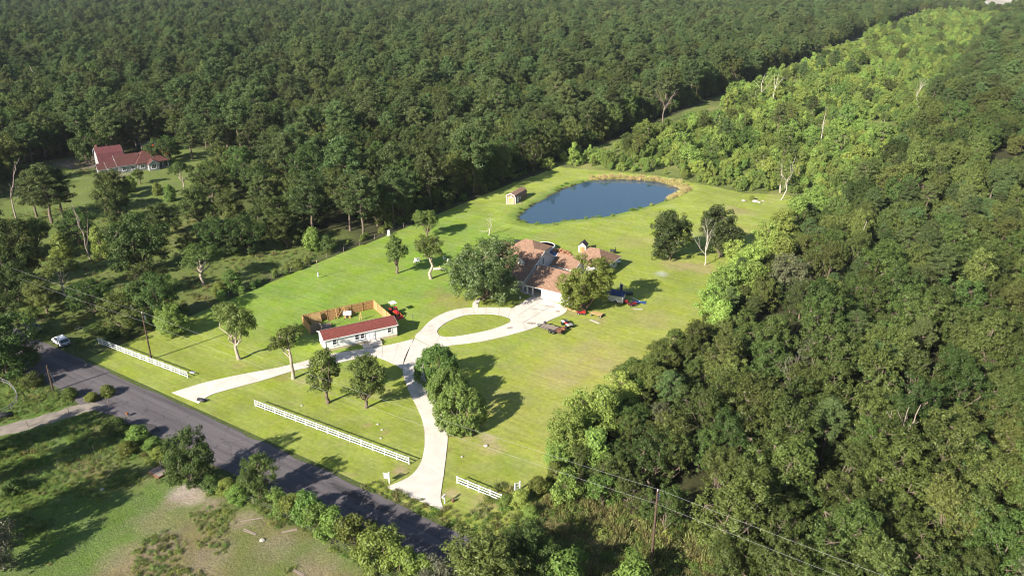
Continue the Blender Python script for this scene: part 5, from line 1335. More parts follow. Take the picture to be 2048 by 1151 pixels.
# ------------------------------------------------------------------ the woods: individuals nearest the camera, the rest one mass
frng = np.random.default_rng(2024)
def scatter_pts(x0, x1, y0, y1, sp, jit=0.45):
    X, Y = np.meshgrid(np.arange(x0, x1, sp), np.arange(y0, y1, sp))
    X = X + (np.arange(X.shape[0]) % 2)[:, None] * sp / 2
    X = X + frng.uniform(-jit, jit, X.shape) * sp; Y = Y + frng.uniform(-jit, jit, Y.shape) * sp
    return X.ravel(), Y.ravel()
def in_view(X, Y, m=140, top=16):
    px_, py_, d = PX(X, Y, 0); qx, qy, _ = PX(X, Y, top)
    return (d > 5) & (px_ > -m) & (px_ < IMW + m) & (qy < IMH + 60) & (py_ > -12)
def clear_of(X, Y, pad):
    ok = np.ones(X.shape, bool)
    for hx, hy, hr in HAND: ok &= (X - hx) ** 2 + (Y - hy) ** 2 > (hr * 0.7 + pad) ** 2
    return ok
CLEAR_SPOTS = [(c, r) for c, r in ((S(150, 328), 13), (S(262, 341), 17), (S(640, 285), 8), (S(1320, 250), 4), (S(1575, 800), 4), (S(320, 296), 9), (S(280, 320), 10), (S(1690, 800), 4), (S(1985, 24), 26), (S(2022, 22), 26), (S(1716, 9), 22), (S(1960, 40), 30), (S(2030, 40), 30))]
VIEWCUT = poly_px([(60, 640), (0, 640), (0, 300)])
XL, YL = scatter_pts(-1250, 30, -70, 1560, 6.9)
XR, YR = scatter_pts(35.5, 1150, -78, 420, 6.0)
XF, YF = scatter_pts(30, 1150, 420, 1560, 6.9)
XA, YA = scatter_pts(-67, -61.5, 30, 900, 3.0)
XB, YB = scatter_pts(34.5, 40.5, -58, 112, 2.9)
EDGE = np.r_[np.zeros(len(XL) + len(XR) + len(XF), bool), np.ones(len(XA) + len(XB), bool)]
X, Y = np.concatenate([XL, XR, XF, XA, XB]), np.concatenate([YL, YR, YF, YA, YB])
keep = in_view(X, Y)
lotx = (X > -61.3) & (X < np.where(Y > 104, 41.5 + 2.5 * sstep(104, 160, Y), 33.0)) & (Y > -74) & (Y < 1090)
road = (Y < -62)
keep &= ~lotx & ~(road & (X < 40)) & ~((Y < -57) & (X < 60)) & ~((Y < -74) & (X < 75))
keep &= ~inside(X, Y, FIELD) & ~(inside(X, Y, YARD))
keep &= ~((X < -60) & (X > -400) & (Y < -35) )
keep &= clear_of(X, Y, 2.0) | ((X > 33.5) & clear_of(X, Y, -1.2))
for c, r in CLEAR_SPOTS: keep &= (X - c[0]) ** 2 + (Y - c[1]) ** 2 > r * r
gapn = vnoise(X, Y, 26, 41)
dcam = np.hypot(X - CAM.x, Y - CAM.y)
keep &= ~((gapn > 0.80) & (dcam < 420)) & ~((gapn > 0.70) & (dcam > 420) & (dcam < 1000))
# thin the far forest a little: crowns there overlap anyway
keep &= (dcam < 900) | (frng.random(X.shape) < 0.8)
X, Y, dcam, EDGE = X[keep], Y[keep], dcam[keep], EDGE[keep]
side_right = X > 0
pine_p = np.where(side_right, np.where(dcam > 420, 0.45, 0.07), np.clip(0.25 + (dcam - 250) / 700, 0.25, 0.62))
is_pine = (frng.random(X.shape) < pine_p + 0.35 * vnoise(X, Y, 55, 44)) & ~EDGE
vn_ = vnoise(X, Y, 40, 47) + frng.normal(size=X.shape) * 0.35
var_o = np.where(vn_ > 0.45, 6 + frng.integers(0, 2, X.shape), frng.integers(0, 6, X.shape)); var_o = np.where(frng.random(X.shape) < 0.015, 8, var_o); var_p = frng.integers(0, len(PINES), X.shape)
scl = frng.uniform(0.64, 1.28, X.shape) * (1 + 0.2 * vnoise(X, Y, 30, 46))
scl = np.where(EDGE, scl * frng.uniform(0.3, 0.55, X.shape), scl)
scl = np.where(side_right & (dcam < 420) & ~EDGE, scl * np.where(is_pine, 0.62, 0.80), scl)
scl = scl * np.where(side_right & (X < 44) & (Y < 110), 0.72, 1)
rot = frng.uniform(0, 6.28, X.shape)
order = np.argsort(dcam)
def place(meshes, name, idx, var, label, group, cat='tree', zs=None):
    for i in idx:
        o = link(name, meshes[var[i]], None, (X[i], Y[i], 0.0), rot[i])
        s_ = scl[i]; o.scale = (s_ * frng.uniform(.9, 1.1), s_ * frng.uniform(.9, 1.1), s_)
        tag(o, label, cat, group)
oi = [i for i in order if not is_pine[i]]
pi_ = [i for i in order if is_pine[i]]
NI = 285
oR = [i for i in oi[:NI] if X[i] > 0]; oL = [i for i in oi[:NI] if X[i] <= 0]
place(OAKS, 'oak_tree', oR, var_o, 'leafy oak packed into the dark woods right of the bright lot', 'oaks of the right hand woods')
place(OAKS, 'oak_tree', oL, var_o, 'leafy oak in the dark woods left of the bright lot', 'oaks of the left hand woods')
pR = [i for i in pi_[:NI] if X[i] > 0]; pL = [i for i in pi_[:NI] if X[i] <= 0]
place(PINES, 'pine_tree', pR, var_p, 'dark pine rising among the woods right of the bright lot', 'pines of the right hand woods')
place(PINES, 'pine_tree', pL, var_p, 'dark pine in the woods left of the bright lot', 'pines of the left hand woods')

def mass(name, meshes, X, Y, var, rot, sx, sz, label=None, zz=None):
    """one object that sets copies of the meshes on its own points (geometry nodes)"""
    me = bpy.data.meshes.new(name)
    n = len(X)
    co = np.stack([X, Y, np.zeros(n) if zz is None else zz], -1).astype(np.float32)
    me.vertices.add(n); me.vertices.foreach_set('co', co.ravel())
    def attr(nm, t, arr, key='value'):
        a = me.attributes.new(nm, t, 'POINT'); a.data.foreach_set(key, np.ascontiguousarray(arr).ravel())
    attr('variety', 'INT', np.asarray(var, np.int32))
    attr('turn', 'FLOAT_VECTOR', np.stack([np.zeros(n), np.zeros(n), rot], -1).astype(np.float32), 'vector')
    attr('size', 'FLOAT_VECTOR', np.stack([sx, sx, sz], -1).astype(np.float32), 'vector')
    o = link(name, me)
    ng = bpy.data.node_groups.new(name + '_nodes', 'GeometryNodeTree')
    ng.interface.new_socket('Geometry', in_out='INPUT', socket_type='NodeSocketGeometry')
    ng.interface.new_socket('Geometry', in_out='OUTPUT', socket_type='NodeSocketGeometry')
    N, L = ng.nodes, ng.links
    gi, go = N.new('NodeGroupInput'), N.new('NodeGroupOutput')
    jn = N.new('GeometryNodeJoinGeometry')
    def named(nm, t):
        a = N.new('GeometryNodeInputNamedAttribute'); a.data_type = t; a.inputs['Name'].default_value = nm
        return a.outputs['Attribute']
    va, tu, sz_ = named('variety', 'INT'), named('turn', 'FLOAT_VECTOR'), named('size', 'FLOAT_VECTOR')
    e2r = N.new('FunctionNodeEulerToRotation'); L.new(tu, e2r.inputs[0])
    for k, src in enumerate(meshes):
        cp = N.new('FunctionNodeCompare'); cp.data_type = 'INT'; cp.operation = 'EQUAL'
        ins = [s for s in cp.inputs if s.enabled and s.type == 'INT']
        L.new(va, ins[0]); ins[1].default_value = k
        ob = N.new('GeometryNodeObjectInfo'); ob.inputs['Object'].default_value = src; ob.transform_space = 'ORIGINAL'
        ob.inputs['As Instance'].default_value = True
        ip = N.new('GeometryNodeInstanceOnPoints')
        L.new(gi.outputs[0], ip.inputs['Points']); L.new(cp.outputs[0], ip.inputs['Selection']); L.new(ob.outputs['Geometry'], ip.inputs['Instance'])
        L.new(e2r.outputs[0], ip.inputs['Rotation']); L.new(sz_, ip.inputs['Scale'])
        L.new(ip.outputs[0], jn.inputs[0])
    L.new(jn.outputs[0], go.inputs[0])
    md = o.modifiers.new('scatter', 'NODES'); md.node_group = ng
    return tag(o, label, None, None, 'stuff')
def first_with(mesh):
    for o in COL.objects:
        if o.data is mesh: return o
OAK_OB = [first_with(m) for m in OAKS]; PINE_OB = [first_with(m) for m in PINES]
rest = np.array(oi[NI:] + pi_[NI:])
rv = np.where(is_pine[rest], var_p[rest] + len(OAKS), var_o[rest])
mass('forest', OAK_OB + PINE_OB, X[rest], Y[rest], rv, rot[rest], scl[rest], scl[rest] * frng.uniform(0.9, 1.1, len(rest)), 'endless dark forest of pines and oaks reaching to the horizon')

# bright young growth behind the pond, inside the lot
X, Y = scatter_pts(-58, 42.5, 100, 1085, 3.7)
keep = in_view(X, Y, 60, 6)
keep &= ~inside(X, Y, LAWN) | (Y > 112)
keep &= dist_poly(X, Y, LAWN) > 1.2
path = (X < -49 + 3 * np.sin(Y / 30)) & (Y > 125)
keep &= ~path
for c, r in ((S(1760, 160), 9), (S(1660, 178), 7), (S(1430, 236), 6), (S(1590, 165), 7), (S(1470, 215), 6), (S(1700, 300), 3), (S(1900, 100), 9)):
    keep &= (X - c[0]) ** 2 + ((Y - c[1]) * 0.5) ** 2 > r * r * 0.5
keep &= (vnoise(X, Y, 11, 51) * 0.6 + vnoise(X, Y, 30, 52) * 0.5) < 0.33
keep &= clear_of(X, Y, 0.8)
X, Y = X[keep], Y[keep]
dcam = np.hypot(X - CAM.x, Y - CAM.y)
var_y = np.where(frng.random(X.shape) < 0.45, frng.integers(0, 5, X.shape), frng.integers(5, len(YOUNG), X.shape))
scl = np.where(frng.random(X.shape) < 0.14, 1.05, 0.62) * frng.uniform(0.6, 1.15, X.shape) * (1 + 0.15 * sstep(140, 320, Y)) * (1 + 0.15 * vnoise(X, Y, 18, 53)) * (0.8 + 0.2 * sstep(2, 14, dist_poly(X, Y, LAWN)))
rot = frng.uniform(0, 6.28, X.shape)
order = np.argsort(dcam)
place(YOUNG, 'young_tree', order[:290], var_y, 'bright yellow green young tree in the growth behind the pond', 'young trees behind the pond')
rest = order[290:]
YOB = [first_with(m) for m in YOUNG]
mass('young_growth', YOB, X[rest], Y[rest], var_y[rest], rot[rest], scl[rest], scl[rest], 'pale green young growth filling the far end of the lot')
# taller dark trees standing singly in it
for k in range(64):
    yy = 128 + k * 11 + frng.uniform(-8, 8); xx = frng.uniform(-45, 34)
    o = link('emergent_tree', (PINES + OAKS)[frng.integers(0, 13)], None, (xx, yy, 0), frng.uniform(0, 6)); s_ = frng.uniform(0.6, 0.85); o.scale = (s_, s_, s_)
    tag(o, 'darker tree standing taller than the bright young growth around it', 'tree', 'taller trees in the young growth')

# hedge-like scrub along the left boundary fence line
lx, lh = [], []
sb = sapling(71, 1.9, 1.5, 26, 46, 0.28).whole('boundary_scrub', M['bark'], M['weed_leaf'])
yy = -62.0
while yy < 108:
    if frng.random() < 0.62:
        o = link('boundary_scrub', sb, None, (-60.6 + frng.normal() * 0.8, yy, 0), frng.uniform(0, 6)); s_ = frng.uniform(0.5, 1.15); o.scale = (s_, s_, s_ * frng.uniform(0.7, 1.2))
        tag(o, 'low scrub bush in the line along the left boundary of the lawn', 'bush', 'scrub along the left boundary')
    yy += frng.uniform(1.6, 3.0)

# weeds, tall grass, reeds
WEED = [weed(81, 0.7, 0.6).whole('weeds', M['bark'], M['weed_leaf']), weed(82, 0.9, 0.8).whole('weeds', M['bark'], M['weed_leaf']), weed(83, 0.6, 0.5).whole('weeds', M['bark'], M['olive_weed']), reed(84, 0.7, 0.8, 90).whole('weeds', M['bark'], M['olive_weed'])]
wob = []
def weed_mass(name, X, Y, probs, smin, smax, label):
    var = frng.choice(4, size=len(X), p=probs)
    s_ = frng.uniform(smin, smax, len(X))
    return mass(name, wob, X, Y, var, frng.uniform(0, 6.28, len(X)), s_, s_ * frng.uniform(0.7, 1.2, len(X)), label)
for k, m in enumerate(WEED):
    q = S(*((210, 880), (120, 930), (430, 965), (1180, 1060))[k])
    o = link('weed_tuft', m, None, (q[0], q[1], 0), 0.3 * k)
    tag(o, ('leafy weed tuft in the pasture below the lane', 'broad weed tuft at the left of the pasture', 'olive weed tuft by the roadside shrubs', 'dry grass tuft beneath the power lines')[k], kind='stuff')
    wob.append(o)
X, Y = scatter_pts(-75, 45, -118, -80.8, 0.72, 0.5)
k_ = in_view(X, Y, 40, 1) & (vnoise(X, Y, 7, 6) * 0.5 + vnoise(X, Y, 2.6, 62) * 0.6 + 0.6 * sstep(-10, -26, X) + 0.5 * sstep(-84.5, -82, Y) > 0.12)
lane_pts = [tuple(p) for p in cl]
k_ &= dist_poly(X, Y, lane_pts, False) > 2.4
weed_mass('pasture_weeds', X[k_], Y[k_], (0.62, 0.26, 0.08, 0.04), 0.35, 0.8, 'rank green weeds over the pasture in front of the road')
X, Y = scatter_pts(36, 125, -71, -54, 0.95, 0.5)
k_ = in_view(X, Y, 40, 1) & (frng.random(X.shape) < 0.85)
weed_mass('tall_grass', X[k_], Y[k_], (0.25, 0.2, 0.25, 0.3), 0.7, 1.5, 'tall dry grass under the power lines at lower right')
X, Y = scatter_pts(-260, -61, -69, 130, 1.9, 0.5)
k_ = in_view(X, Y, 40, 1) & inside(X, Y, FIELD) & ~inside(X, Y, YARD) & (vnoise(X, Y, 9, 64) > -0.25)
weed_mass('field_grass', X[k_], Y[k_], (0.45, 0.15, 0.2, 0.2), 0.5, 1.1, 'rough uneven grass of the left field')
X, Y = scatter_pts(10, 36, -71, -60, 0.8, 0.5)
k_ = in_view(X, Y, 40, 1) & ((Y < -69.4 + 0.03 * (X - 12) ** 1.3) | (X > 28 - 0.7 * (Y + 66) ** 2 * 0))
k_ &= (frng.random(X.shape) < 0.8) & ((X > 25) | (Y < -69.2))
weed_mass('corner_weeds', X[k_], Y[k_], (0.5, 0.2, 0.2, 0.1), 0.5, 1.1, 'yellow green weeds in the front right corner')
# verge weeds along the left field edge of the road
X, Y = scatter_pts(-140, -62, -71, -68, 0.9, 0.5); k_ = in_view(X, Y, 40, 1) & (np.hypot(X + 68, Y + 70.3) > 3.6) & (np.hypot(X + 79, Y + 69.8) > 3.6)
weed_mass('verge_grass', X[k_], Y[k_], (0.4, 0.1, 0.3, 0.2), 0.3, 0.7, 'uncut grass of the verge by the parked cars')
RE = reed(85, 0.8, 1.0, 110).whole('reeds', M['bark'], M['tan_reed'])
RG = reed(86, 0.7, 0.7, 90).whole('reeds', M['bark'], M['weed_leaf'])
px_list = []
for i in range(len(POND)):
    x, y = POND[i]; x2, y2 = POND[(i + 1) % len(POND)]
    L_ = math.hypot(x2 - x, y2 - y)
    for t in np.arange(0, 1, 0.45 / L_): px_list.append((x + (x2 - x) * t, y + (y2 - y) * t))
px_list = np.array(px_list); c_ = px_list.mean(0)
out = unit(px_list - c_)
farw = sstep(80, 94, px_list[:, 1] + 0.25 * px_list[:, 0])
Rp, Rv = [], []
for j in range(5):
    k_ = frng.random(len(px_list)) < (0.04 + 0.30 * farw) * (1.0 if j < 3 else farw)
    off = frng.uniform(-0.2, 0.6 + 0.75 * j, len(px_list))
    q = px_list + out * off[:, None]
    Rp.append(q[k_]); Rv.append(np.where(farw[k_] > 0.3, 0, 1))
Rp, Rv = np.concatenate(Rp), np.concatenate(Rv)
ro1 = link('reed_tuft', RE, None, (*S(1340, 371), gz(*S(1340, 371)))); tag(ro1, 'tan reed tuft at the far right shore of the pond', kind='stuff')
ro2 = link('reed_tuft', RG, None, (*S(1110, 450), gz(*S(1110, 450)))); tag(ro2, 'green reed tuft at the near shore of the pond', kind='stuff')
mass('pond_reeds', [ro1, ro2], Rp[:, 0], Rp[:, 1], Rv, frng.uniform(0, 6.28, len(Rp)), frng.uniform(0.6, 1.2, len(Rp)), frng.uniform(0.5, 1.3, len(Rp)), 'band of reeds and tall grass round the pond shore', height(Rp[:, 0], Rp[:, 1]))
# ------------------------------------------------------------------ white rail fences
def rail_fence(a, b, npan, label):
    a, b = np.array(S(*a)), np.array(S(*b)); L_ = np.linalg.norm(b - a); rz = math.atan2(b[1] - a[1], b[0] - a[0])
    F_ = empty('rail_fence', (a[0], a[1], 0), rz, label, 'fence')
    s_ = L_ / npan
    pm = MB().box((0, 0, 0.68), (0.10, 0.10, 1.30)).add([(-.075, -.075, 1.331), (.075, -.075, 1.331), (.075, .075, 1.331), (-.075, .075, 1.331), (0, 0, 1.36)], [(3, 2, 1, 0), (0, 1, 4), (1, 2, 4), (2, 3, 4), (3, 0, 4)]).mesh('post', M['white_vinyl'])
    rm = MB().box((s_ / 2, 0, 0), (s_ - 0.13, 0.05, 0.125)).mesh('rail', M['white_vinyl'])
    for k in range(npan + 1): link('post', pm, F_, (k * s_, 0, 0))
    for k in range(npan):
        for z in (0.30, 0.74, 1.18): link('rail', rm, F_, (k * s_, 0, z))
    return F_
rail_fence((206, 690), (376, 755.5), 11, 'white rail fence left of the narrow drive, with a utility pole behind it')
rail_fence((511, 812.5), (818.5, 928.5), 14, 'long white rail fence between the two drives')
rail_fence((914.5, 966.5), (1003, 1003), 4, 'short white rail fence right of the wide drive')
rail_fence((198, 687), (206, 690.5), 1, 'tiny white fence stub at the far left corner of the lot')
c = S(1035, 981)
G_ = empty('fence_gate', (c[0], c[1], 0), 1.15, 'single narrow white fence section alone on the grass near the front right corner', 'fence')
for s in (-1, 1): MB().box((s * 0.42, 0, 0.75), (0.13, 0.13, 1.5)).build('post', M['white_vinyl'], G_)
for z in (0.4, 0.85, 1.3): MB().box((0, 0, z), (0.71, 0.05, 0.15)).build('rail', M['white_vinyl'], G_)
# mailbox and sign post at the drive mouth
c = S(889.8, 1006)
B_ = empty('mailbox', (c[0], c[1], 0), 0.1, 'white mailbox on post at the right of the wide drive mouth', 'mailbox')
MB().box((0, 0, 0.65), (0.13, 0.13, 1.3)).bar((0, 0, 0.8), (0, -0.4, 1.1), 0.08).build('post', M['white_vinyl'], B_)
MB().extrude_y([(-0.13, 0), (0.13, 0), (0.13, 0.17), (0.08, 0.26), (-0.08, 0.26), (-0.13, 0.17)], -0.55, 0.12).build('box', M['white'], B_, (0, 0, 1.3))
MB().box((0.15, -0.2, 1.5), (0.03, 0.05, 0.28)).build('flag', M['red'], B_)
c = S(779, 966)
B_ = empty('sign_post', (c[0], c[1], 0), 0.25, 'white yard sign post with small hanging panel left of the wide drive mouth', 'sign')
MB().box((0, 0, 0.95), (0.13, 0.13, 1.9)).box((0, 0, 1.95), (0.18, 0.18, 0.1)).build('post', M['white_vinyl'], B_)
MB().box((-0.5, 0, 1.62), (0.9, 0.09, 0.09)).build('arm', M['white_vinyl'], B_)
MB().box((-0.5, 0, 1.12), (0.72, 0.03, 0.75)).build('panel', mat('sign_panel', (0.38, 0.38, 0.45), 0.5, 0.25, 6), B_)
# utility poles and lines
def util_pole(x, y, h, label, arm=True, rz=0.0):
    o = empty('utility_pole', (x, y, 0), rz, label, 'utility pole')
    MB().tube([(0, 0, -0.3), (0, 0, h * 0.5), (0, 0, h)], [0.17, 0.145, 0.115], 10).build('pole_shaft', M['pole_wood'], o)
    if arm:
        MB().box((0, 0.0, h + 0.12), (0.1, 0.1, 0.28)).build('insulator', M['white'], o)
        MB().bar((0, 0, h - 0.5), (0.0, 0.75, h - 0.35), 0.09).build('bracket', M['pole_wood'], o)
        MB().tube([(0, 0.34, h - 1.5), (0, 0.34, h - 0.75)], 0.22, 10).build('transformer', M['metal'], o)
    return o
PA, PB = S(303, 718), S(1302, 1128)
hA, hB = 9.6, 11.3
util_pole(PA[0], PA[1], hA, 'tall dark utility pole behind the far white fence')
util_pole(PB[0], PB[1], hB, 'tall utility pole in the tall grass at the lower right')
c = S(107, 782)
o = util_pole(c[0], c[1], 5.2, 'short wooden pole on the verge across the road from the white car', False)
MB().bar((0, 0, 4.9), (1.2, 0.4, 0), 0.03).build('guy_wire', M['metal'], o)
PW, PE = (PA[0] - 98, PA[1] - 1.5), (PB[0] + 96, PB[1] + 1.5)
util_pole(PW[0], PW[1], 10, 'utility pole at the left beyond the field trees'); util_pole(PE[0], PE[1], 11, 'utility pole in the woods at the far right of the line')
wires = [((PW[0], PW[1], 10.2), (PA[0], PA[1], hA + 0.25)), ((PA[0], PA[1], hA + 0.25), (PB[0], PB[1], hB + 0.25)), ((PB[0], PB[1], hB + 0.25), (PE[0], PE[1], 11.2)),
         ((PW[0], PW[1], 8.3), (PA[0], PA[1], hA - 1.7)), ((PA[0], PA[1], hA - 1.7), (PB[0], PB[1], hB - 1.9)), ((PB[0], PB[1], hB - 1.9), (PE[0], PE[1], 9.0))]
wl_ = ['upper power line over the left field', 'upper power line over the front lawn', 'upper power line over the right hand woods', 'lower power line over the left field', 'lower power line over the front lawn', 'lower power line over the right hand woods']
wm = mat('aluminium_wire', (0.36, 0.36, 0.35), 0.5, 0.02, 1)
for (a, b), lb in zip(wires, wl_):
    pts = [tuple(np.array(a) * (1 - t) + np.array(b) * t - np.array([0, 0, 4 * 0.9 * t * (1 - t)])) for t in np.linspace(0, 1, 25)]
    o = MB().tube(pts, 0.010, 5).build('power_line', wm); tag(o, lb, 'power line')
# little post with a box on the back lawn
c = S(637, 556)
o = empty('birdhouse_pole', (c[0], c[1], 0), 0, 'slim pole with small pale box alone on the left lawn', 'birdhouse')
MB().tube([(0, 0, -0.1), (0, 0, 4.2)], 0.06, 8).build('pole_shaft', M['grey_wood'], o)
MB().box((0, 0, 0.9), (0.3, 0.3, 0.9)).build('meter_box', M['white'], o)
MB().box((0, 0, 4.35), (0.28, 0.28, 0.3), taper=0.3).build('birdhouse', M['plywood'], o)
c = S(778, 470)
o = empty('pump_box', (c[0], c[1], 0), 0, 'small white cylinder by the boundary behind the small lawn tree', 'tank')
MB().lathe([(0.38, 0), (0.4, 0.1), (0.4, 1.2), (0.3, 1.38), (0.1, 1.45)], 14).build('tank_body', M['white'], o); MB().box((0, 0, 0.02), (1, 1, 0.12)).build('base_slab', M['concrete'], o)

# ------------------------------------------------------------------ vehicles and machines
def wheel(parent, c, r, w, axis='y', hub='chrome', name='wheel'):
    o = MB().lathe([(r * 0.62, -w / 2), (r * 0.94, -w / 2), (r, -w * 0.3), (r, w * 0.3), (r * 0.94, w / 2), (r * 0.62, w / 2)], 16, axis=axis).build(name, M['rubber'], parent, c)
    MB().lathe([(r * 0.15, -w * 0.52), (r * 0.60, -w * 0.46), (r * 0.60, w * 0.46), (r * 0.15, w * 0.52)], 12, axis=axis).build('rim', M[hub], o)
    return o
def loft_car(name, loc, rz, paint, label, cat, suv=True, pickup=False):
    """body lofted from side sections: x forward, sections (x, halfwidth low, halfwidth high, z belt, z top)"""
    o = empty(name, (loc[0], loc[1], 0.02), rz, label, cat)
    L_ = 4.75
    st = [(-2.37, .80, .78, .55, .95), (-2.28, .90, .86, .45, 1.06), (-1.6, .93, .90, .38, 1.10), (0.0, .94, .91, .36, 1.08), (1.1, .94, .90, .37, 1.05), (1.75, .92, .84, .40, .98), (2.22, .84, .74, .45, .84), (2.37, .70, .62, .52, .74)]
    m = MB(); rows = []
    for x, wl, wh, zb, zt in st:
        zm = zb + (zt - zb) * 0.6
        rows.append([(x, -wl * .93, zb), (x, -wl, zb + .14), (x, -wl, zm), (x, -wh, zt), (x, 0, zt + .03), (x, wh, zt), (x, wl, zm), (x, wl, zb + .14), (x, wl * .93, zb)])
    n = 9; vs = [q for r_ in rows for q in r_]
    fs = [(i * n + k, i * n + k + 1, (i + 1) * n + k + 1, (i + 1) * n + k) for i in range(len(rows) - 1) for k in range(n - 1)] + [(i * n + n - 1, i * n, (i + 1) * n, (i + 1) * n + n - 1) for i in range(len(rows) - 1)]
    fs += [tuple(range(n)), tuple(range((len(rows) - 1) * n + n - 1, (len(rows) - 1) * n - 1, -1))]
    m.add(vs, fs, 0, True); m.build('body', M[paint], o)
    if pickup: cab = [(-0.55, .82, 1.08), (-0.35, .70, 1.72), (0.75, .70, 1.74), (1.25, .82, 1.08)]
    elif suv: cab = [(-2.2, .84, 1.08), (-1.85, .70, 1.68), (0.35, .72, 1.72), (1.2, .84, 1.06)]
    else: cab = [(-1.7, .82, 1.06), (-0.9, .66, 1.46), (0.35, .68, 1.48), (1.2, .82, 1.04)]
    (xa, wa, za), (xb, wb, zb), (xc, wc, zc), (xd, wd, zd) = cab
    vs = [(xa, -wa, za - .03), (xa, wa, za - .03), (xd, wd, zd - .03), (xd, -wd, zd - .03), (xb, -wb, zb), (xb, wb, zb), (xc, wc, zc), (xc, -wc, zc)]
    MB().add(vs, [(0, 1, 5, 4), (1, 2, 6, 5), (2, 3, 7, 6), (3, 0, 4, 7)]).build('windows', M['glass'], o)
    rf = MB(); rf.add([(xb - .04, -wb - .01, zb), (xb - .04, wb + .01, zb), (xc + .05, wc + .01, zc), (xc + .05, -wc - .01, zc), (xb + .08, -wb + .1, zb + .055), (xb + .08, wb - .1, zb + .055), (xc - .05, wc - .1, zc + .055), (xc - .05, -wc + .1, zc + .055)],
                      [(0, 1, 5, 4), (1, 2, 6, 5), (2, 3, 7, 6), (3, 0, 4, 7), (4, 5, 6, 7), (3, 2, 1, 0)])
    rf.build('roof', M[paint], o)
    pl = MB()
    for s in (-1, 1):
        pl.bar((xa, s * wa, za), (xb, s * (wb + .01), zb + .01), 0.09); pl.bar((xd, s * wd, zd), (xc, s * (wc + .01), zc + .01), 0.07)
        xm = (xb + xc) / 2; pl.bar((xm, s * (wa + .005), za), (xm, s * (wb + .015), (zb + zc) / 2), 0.07)
        if suv and not pickup: pl.bar((xb + .55, s * (wa + .005), za), (xb + .5, s * (wb + .015), zb), 0.16)
    pl.build('pillars', M[paint], o)
    for sx in (-1.42, 1.42):
        for sy in (-0.86, 0.86): wheel(o, (sx, sy, 0.36), 0.36, 0.24)
    for s in (-1, 1):
        MB().box((2.27, s * 0.62, 0.70), (0.12, 0.30, 0.13)).build('headlight', M['chrome'], o)
        MB().box((-2.34, s * 0.70, 0.88), (0.10, 0.22, 0.16)).build('taillight', M['dark_red'], o)
        MB().box((0.95, s * 1.0, 1.08), (0.14, 0.16, 0.12)).build('mirror', M[paint], o)
    MB().box((-2.39, 0, 0.5), (0.10, 1.62, 0.22)).build('bumper', M['black'], o)
    MB().box((-2.385, 0, 0.80), (0.03, 0.42, 0.14)).build('number_plate', M['white'], o)
    return o
c = S(123, 688)
loft_car('parked_car', c, math.pi - 0.12, 'car_white', 'white parked car on the grass verge at the end of the road', 'car')
c = S(68, 661)
loft_car('parked_car', c, -0.15, 'car_grey', 'small silver parked car farther up the shaded road', 'car', suv=False)
# red tractor with white canopy
c = S(790, 629)
R_ = empty('tractor', (c[0], c[1], 0), ha - 1.45, 'red tractor with flat white canopy beside the board fence', 'tractor')
MB().box((0.75, 0, 0.95), (1.5, 0.62, 0.55), taper=0.85).box((0.0, 0, 0.7), (2.4, 0.4, 0.3)).build('hood', M['red'], R_)
for s in (-1, 1):
    wheel(R_, (-0.75, s * 0.68, 0.62), 0.62, 0.36, hub='red'); wheel(R_, (1.1, s * 0.55, 0.38), 0.38, 0.22, hub='red')
    MB().box((-0.75, s * 0.66, 1.27), (1.0, 0.4, 0.08)).build('fender', M['red'], R_)
    MB().bar((-1.15, s * 0.5, 0.9), (-1.15, s * 0.5, 2.5), 0.08).build('canopy_post', M['black'], R_)
MB().box((-0.75, 0, 1.0), (0.5, 0.5, 0.14)).box((-1.0, 0, 1.3), (0.1, 0.5, 0.5)).build('seat', M['black'], R_)
MB().box((-0.75, 0, 2.55), (1.5, 1.3, 0.09)).build('canopy', M['white'], R_)
MB().lathe([(0.2, -0.01), (0.23, 0.02), (0.2, 0.04)], 12, (-0.2, 0, 1.42)).bar((0.1, 0, 1.0), (-0.2, 0, 1.42), 0.04).build('steering_wheel', M['black'], R_)
for s in (-1, 1): MB().bar((0.1, s * 0.5, 1.0), (1.9, s * 0.5, 0.7), 0.1).bar((1.9, s * 0.5, 0.7), (2.2, s * 0.5, 0.25), 0.1).build('loader_arm', M['orange'], R_)
MB().extrude_y([(2.15, 0.05), (2.75, 0.05), (2.35, 0.15), (2.2, 0.55), (2.15, 0.55)], -0.75, 0.75).build('bucket', M['red'], R_)
MB().tube([(0.9, 0.15, 1.2), (0.9, 0.15, 1.75)], 0.04, 6).build('exhaust', M['black'], R_)
# quad bike
c = S(1134, 652)
q0 = S(1107, 650); q1 = S(1150, 652)
A_ = empty('quad_bike', (c[0], c[1], 0), -0.55, 'red and white quad bike parked on the grass beside the trailer', 'quad bike')
A_.scale = (1.2, 1.2, 1.15)
for sx in (-0.75, 0.75):
    for s in (-1, 1): wheel(A_, (sx, s * 0.52, 0.34), 0.34, 0.30, hub='black')
MB().box((0, 0, 0.62), (1.5, 0.42, 0.3)).build('body', M['red'], A_)
MB().box((-0.35, 0, 0.86), (0.9, 0.36, 0.16)).build('seat', M['black'], A_)
for sx in (-0.8, 0.8): MB().box((sx, 0, 0.76), (0.75, 1.15, 0.08), taper=0.8).build('fender', M['white'], A_)
for sx in (-0.9, 0.95):
    rk = MB()
    for s in (-0.4, -0.13, 0.13, 0.4): rk.bar((sx - 0.3, s, 0.93), (sx + 0.3, s, 0.93), 0.04)
    rk.bar((sx - 0.3, -0.45, 0.93), (sx - 0.3, 0.45, 0.93), 0.04).bar((sx + 0.3, -0.45, 0.93), (sx + 0.3, 0.45, 0.93), 0.04)
    rk.build('rack', M['black'], A_)
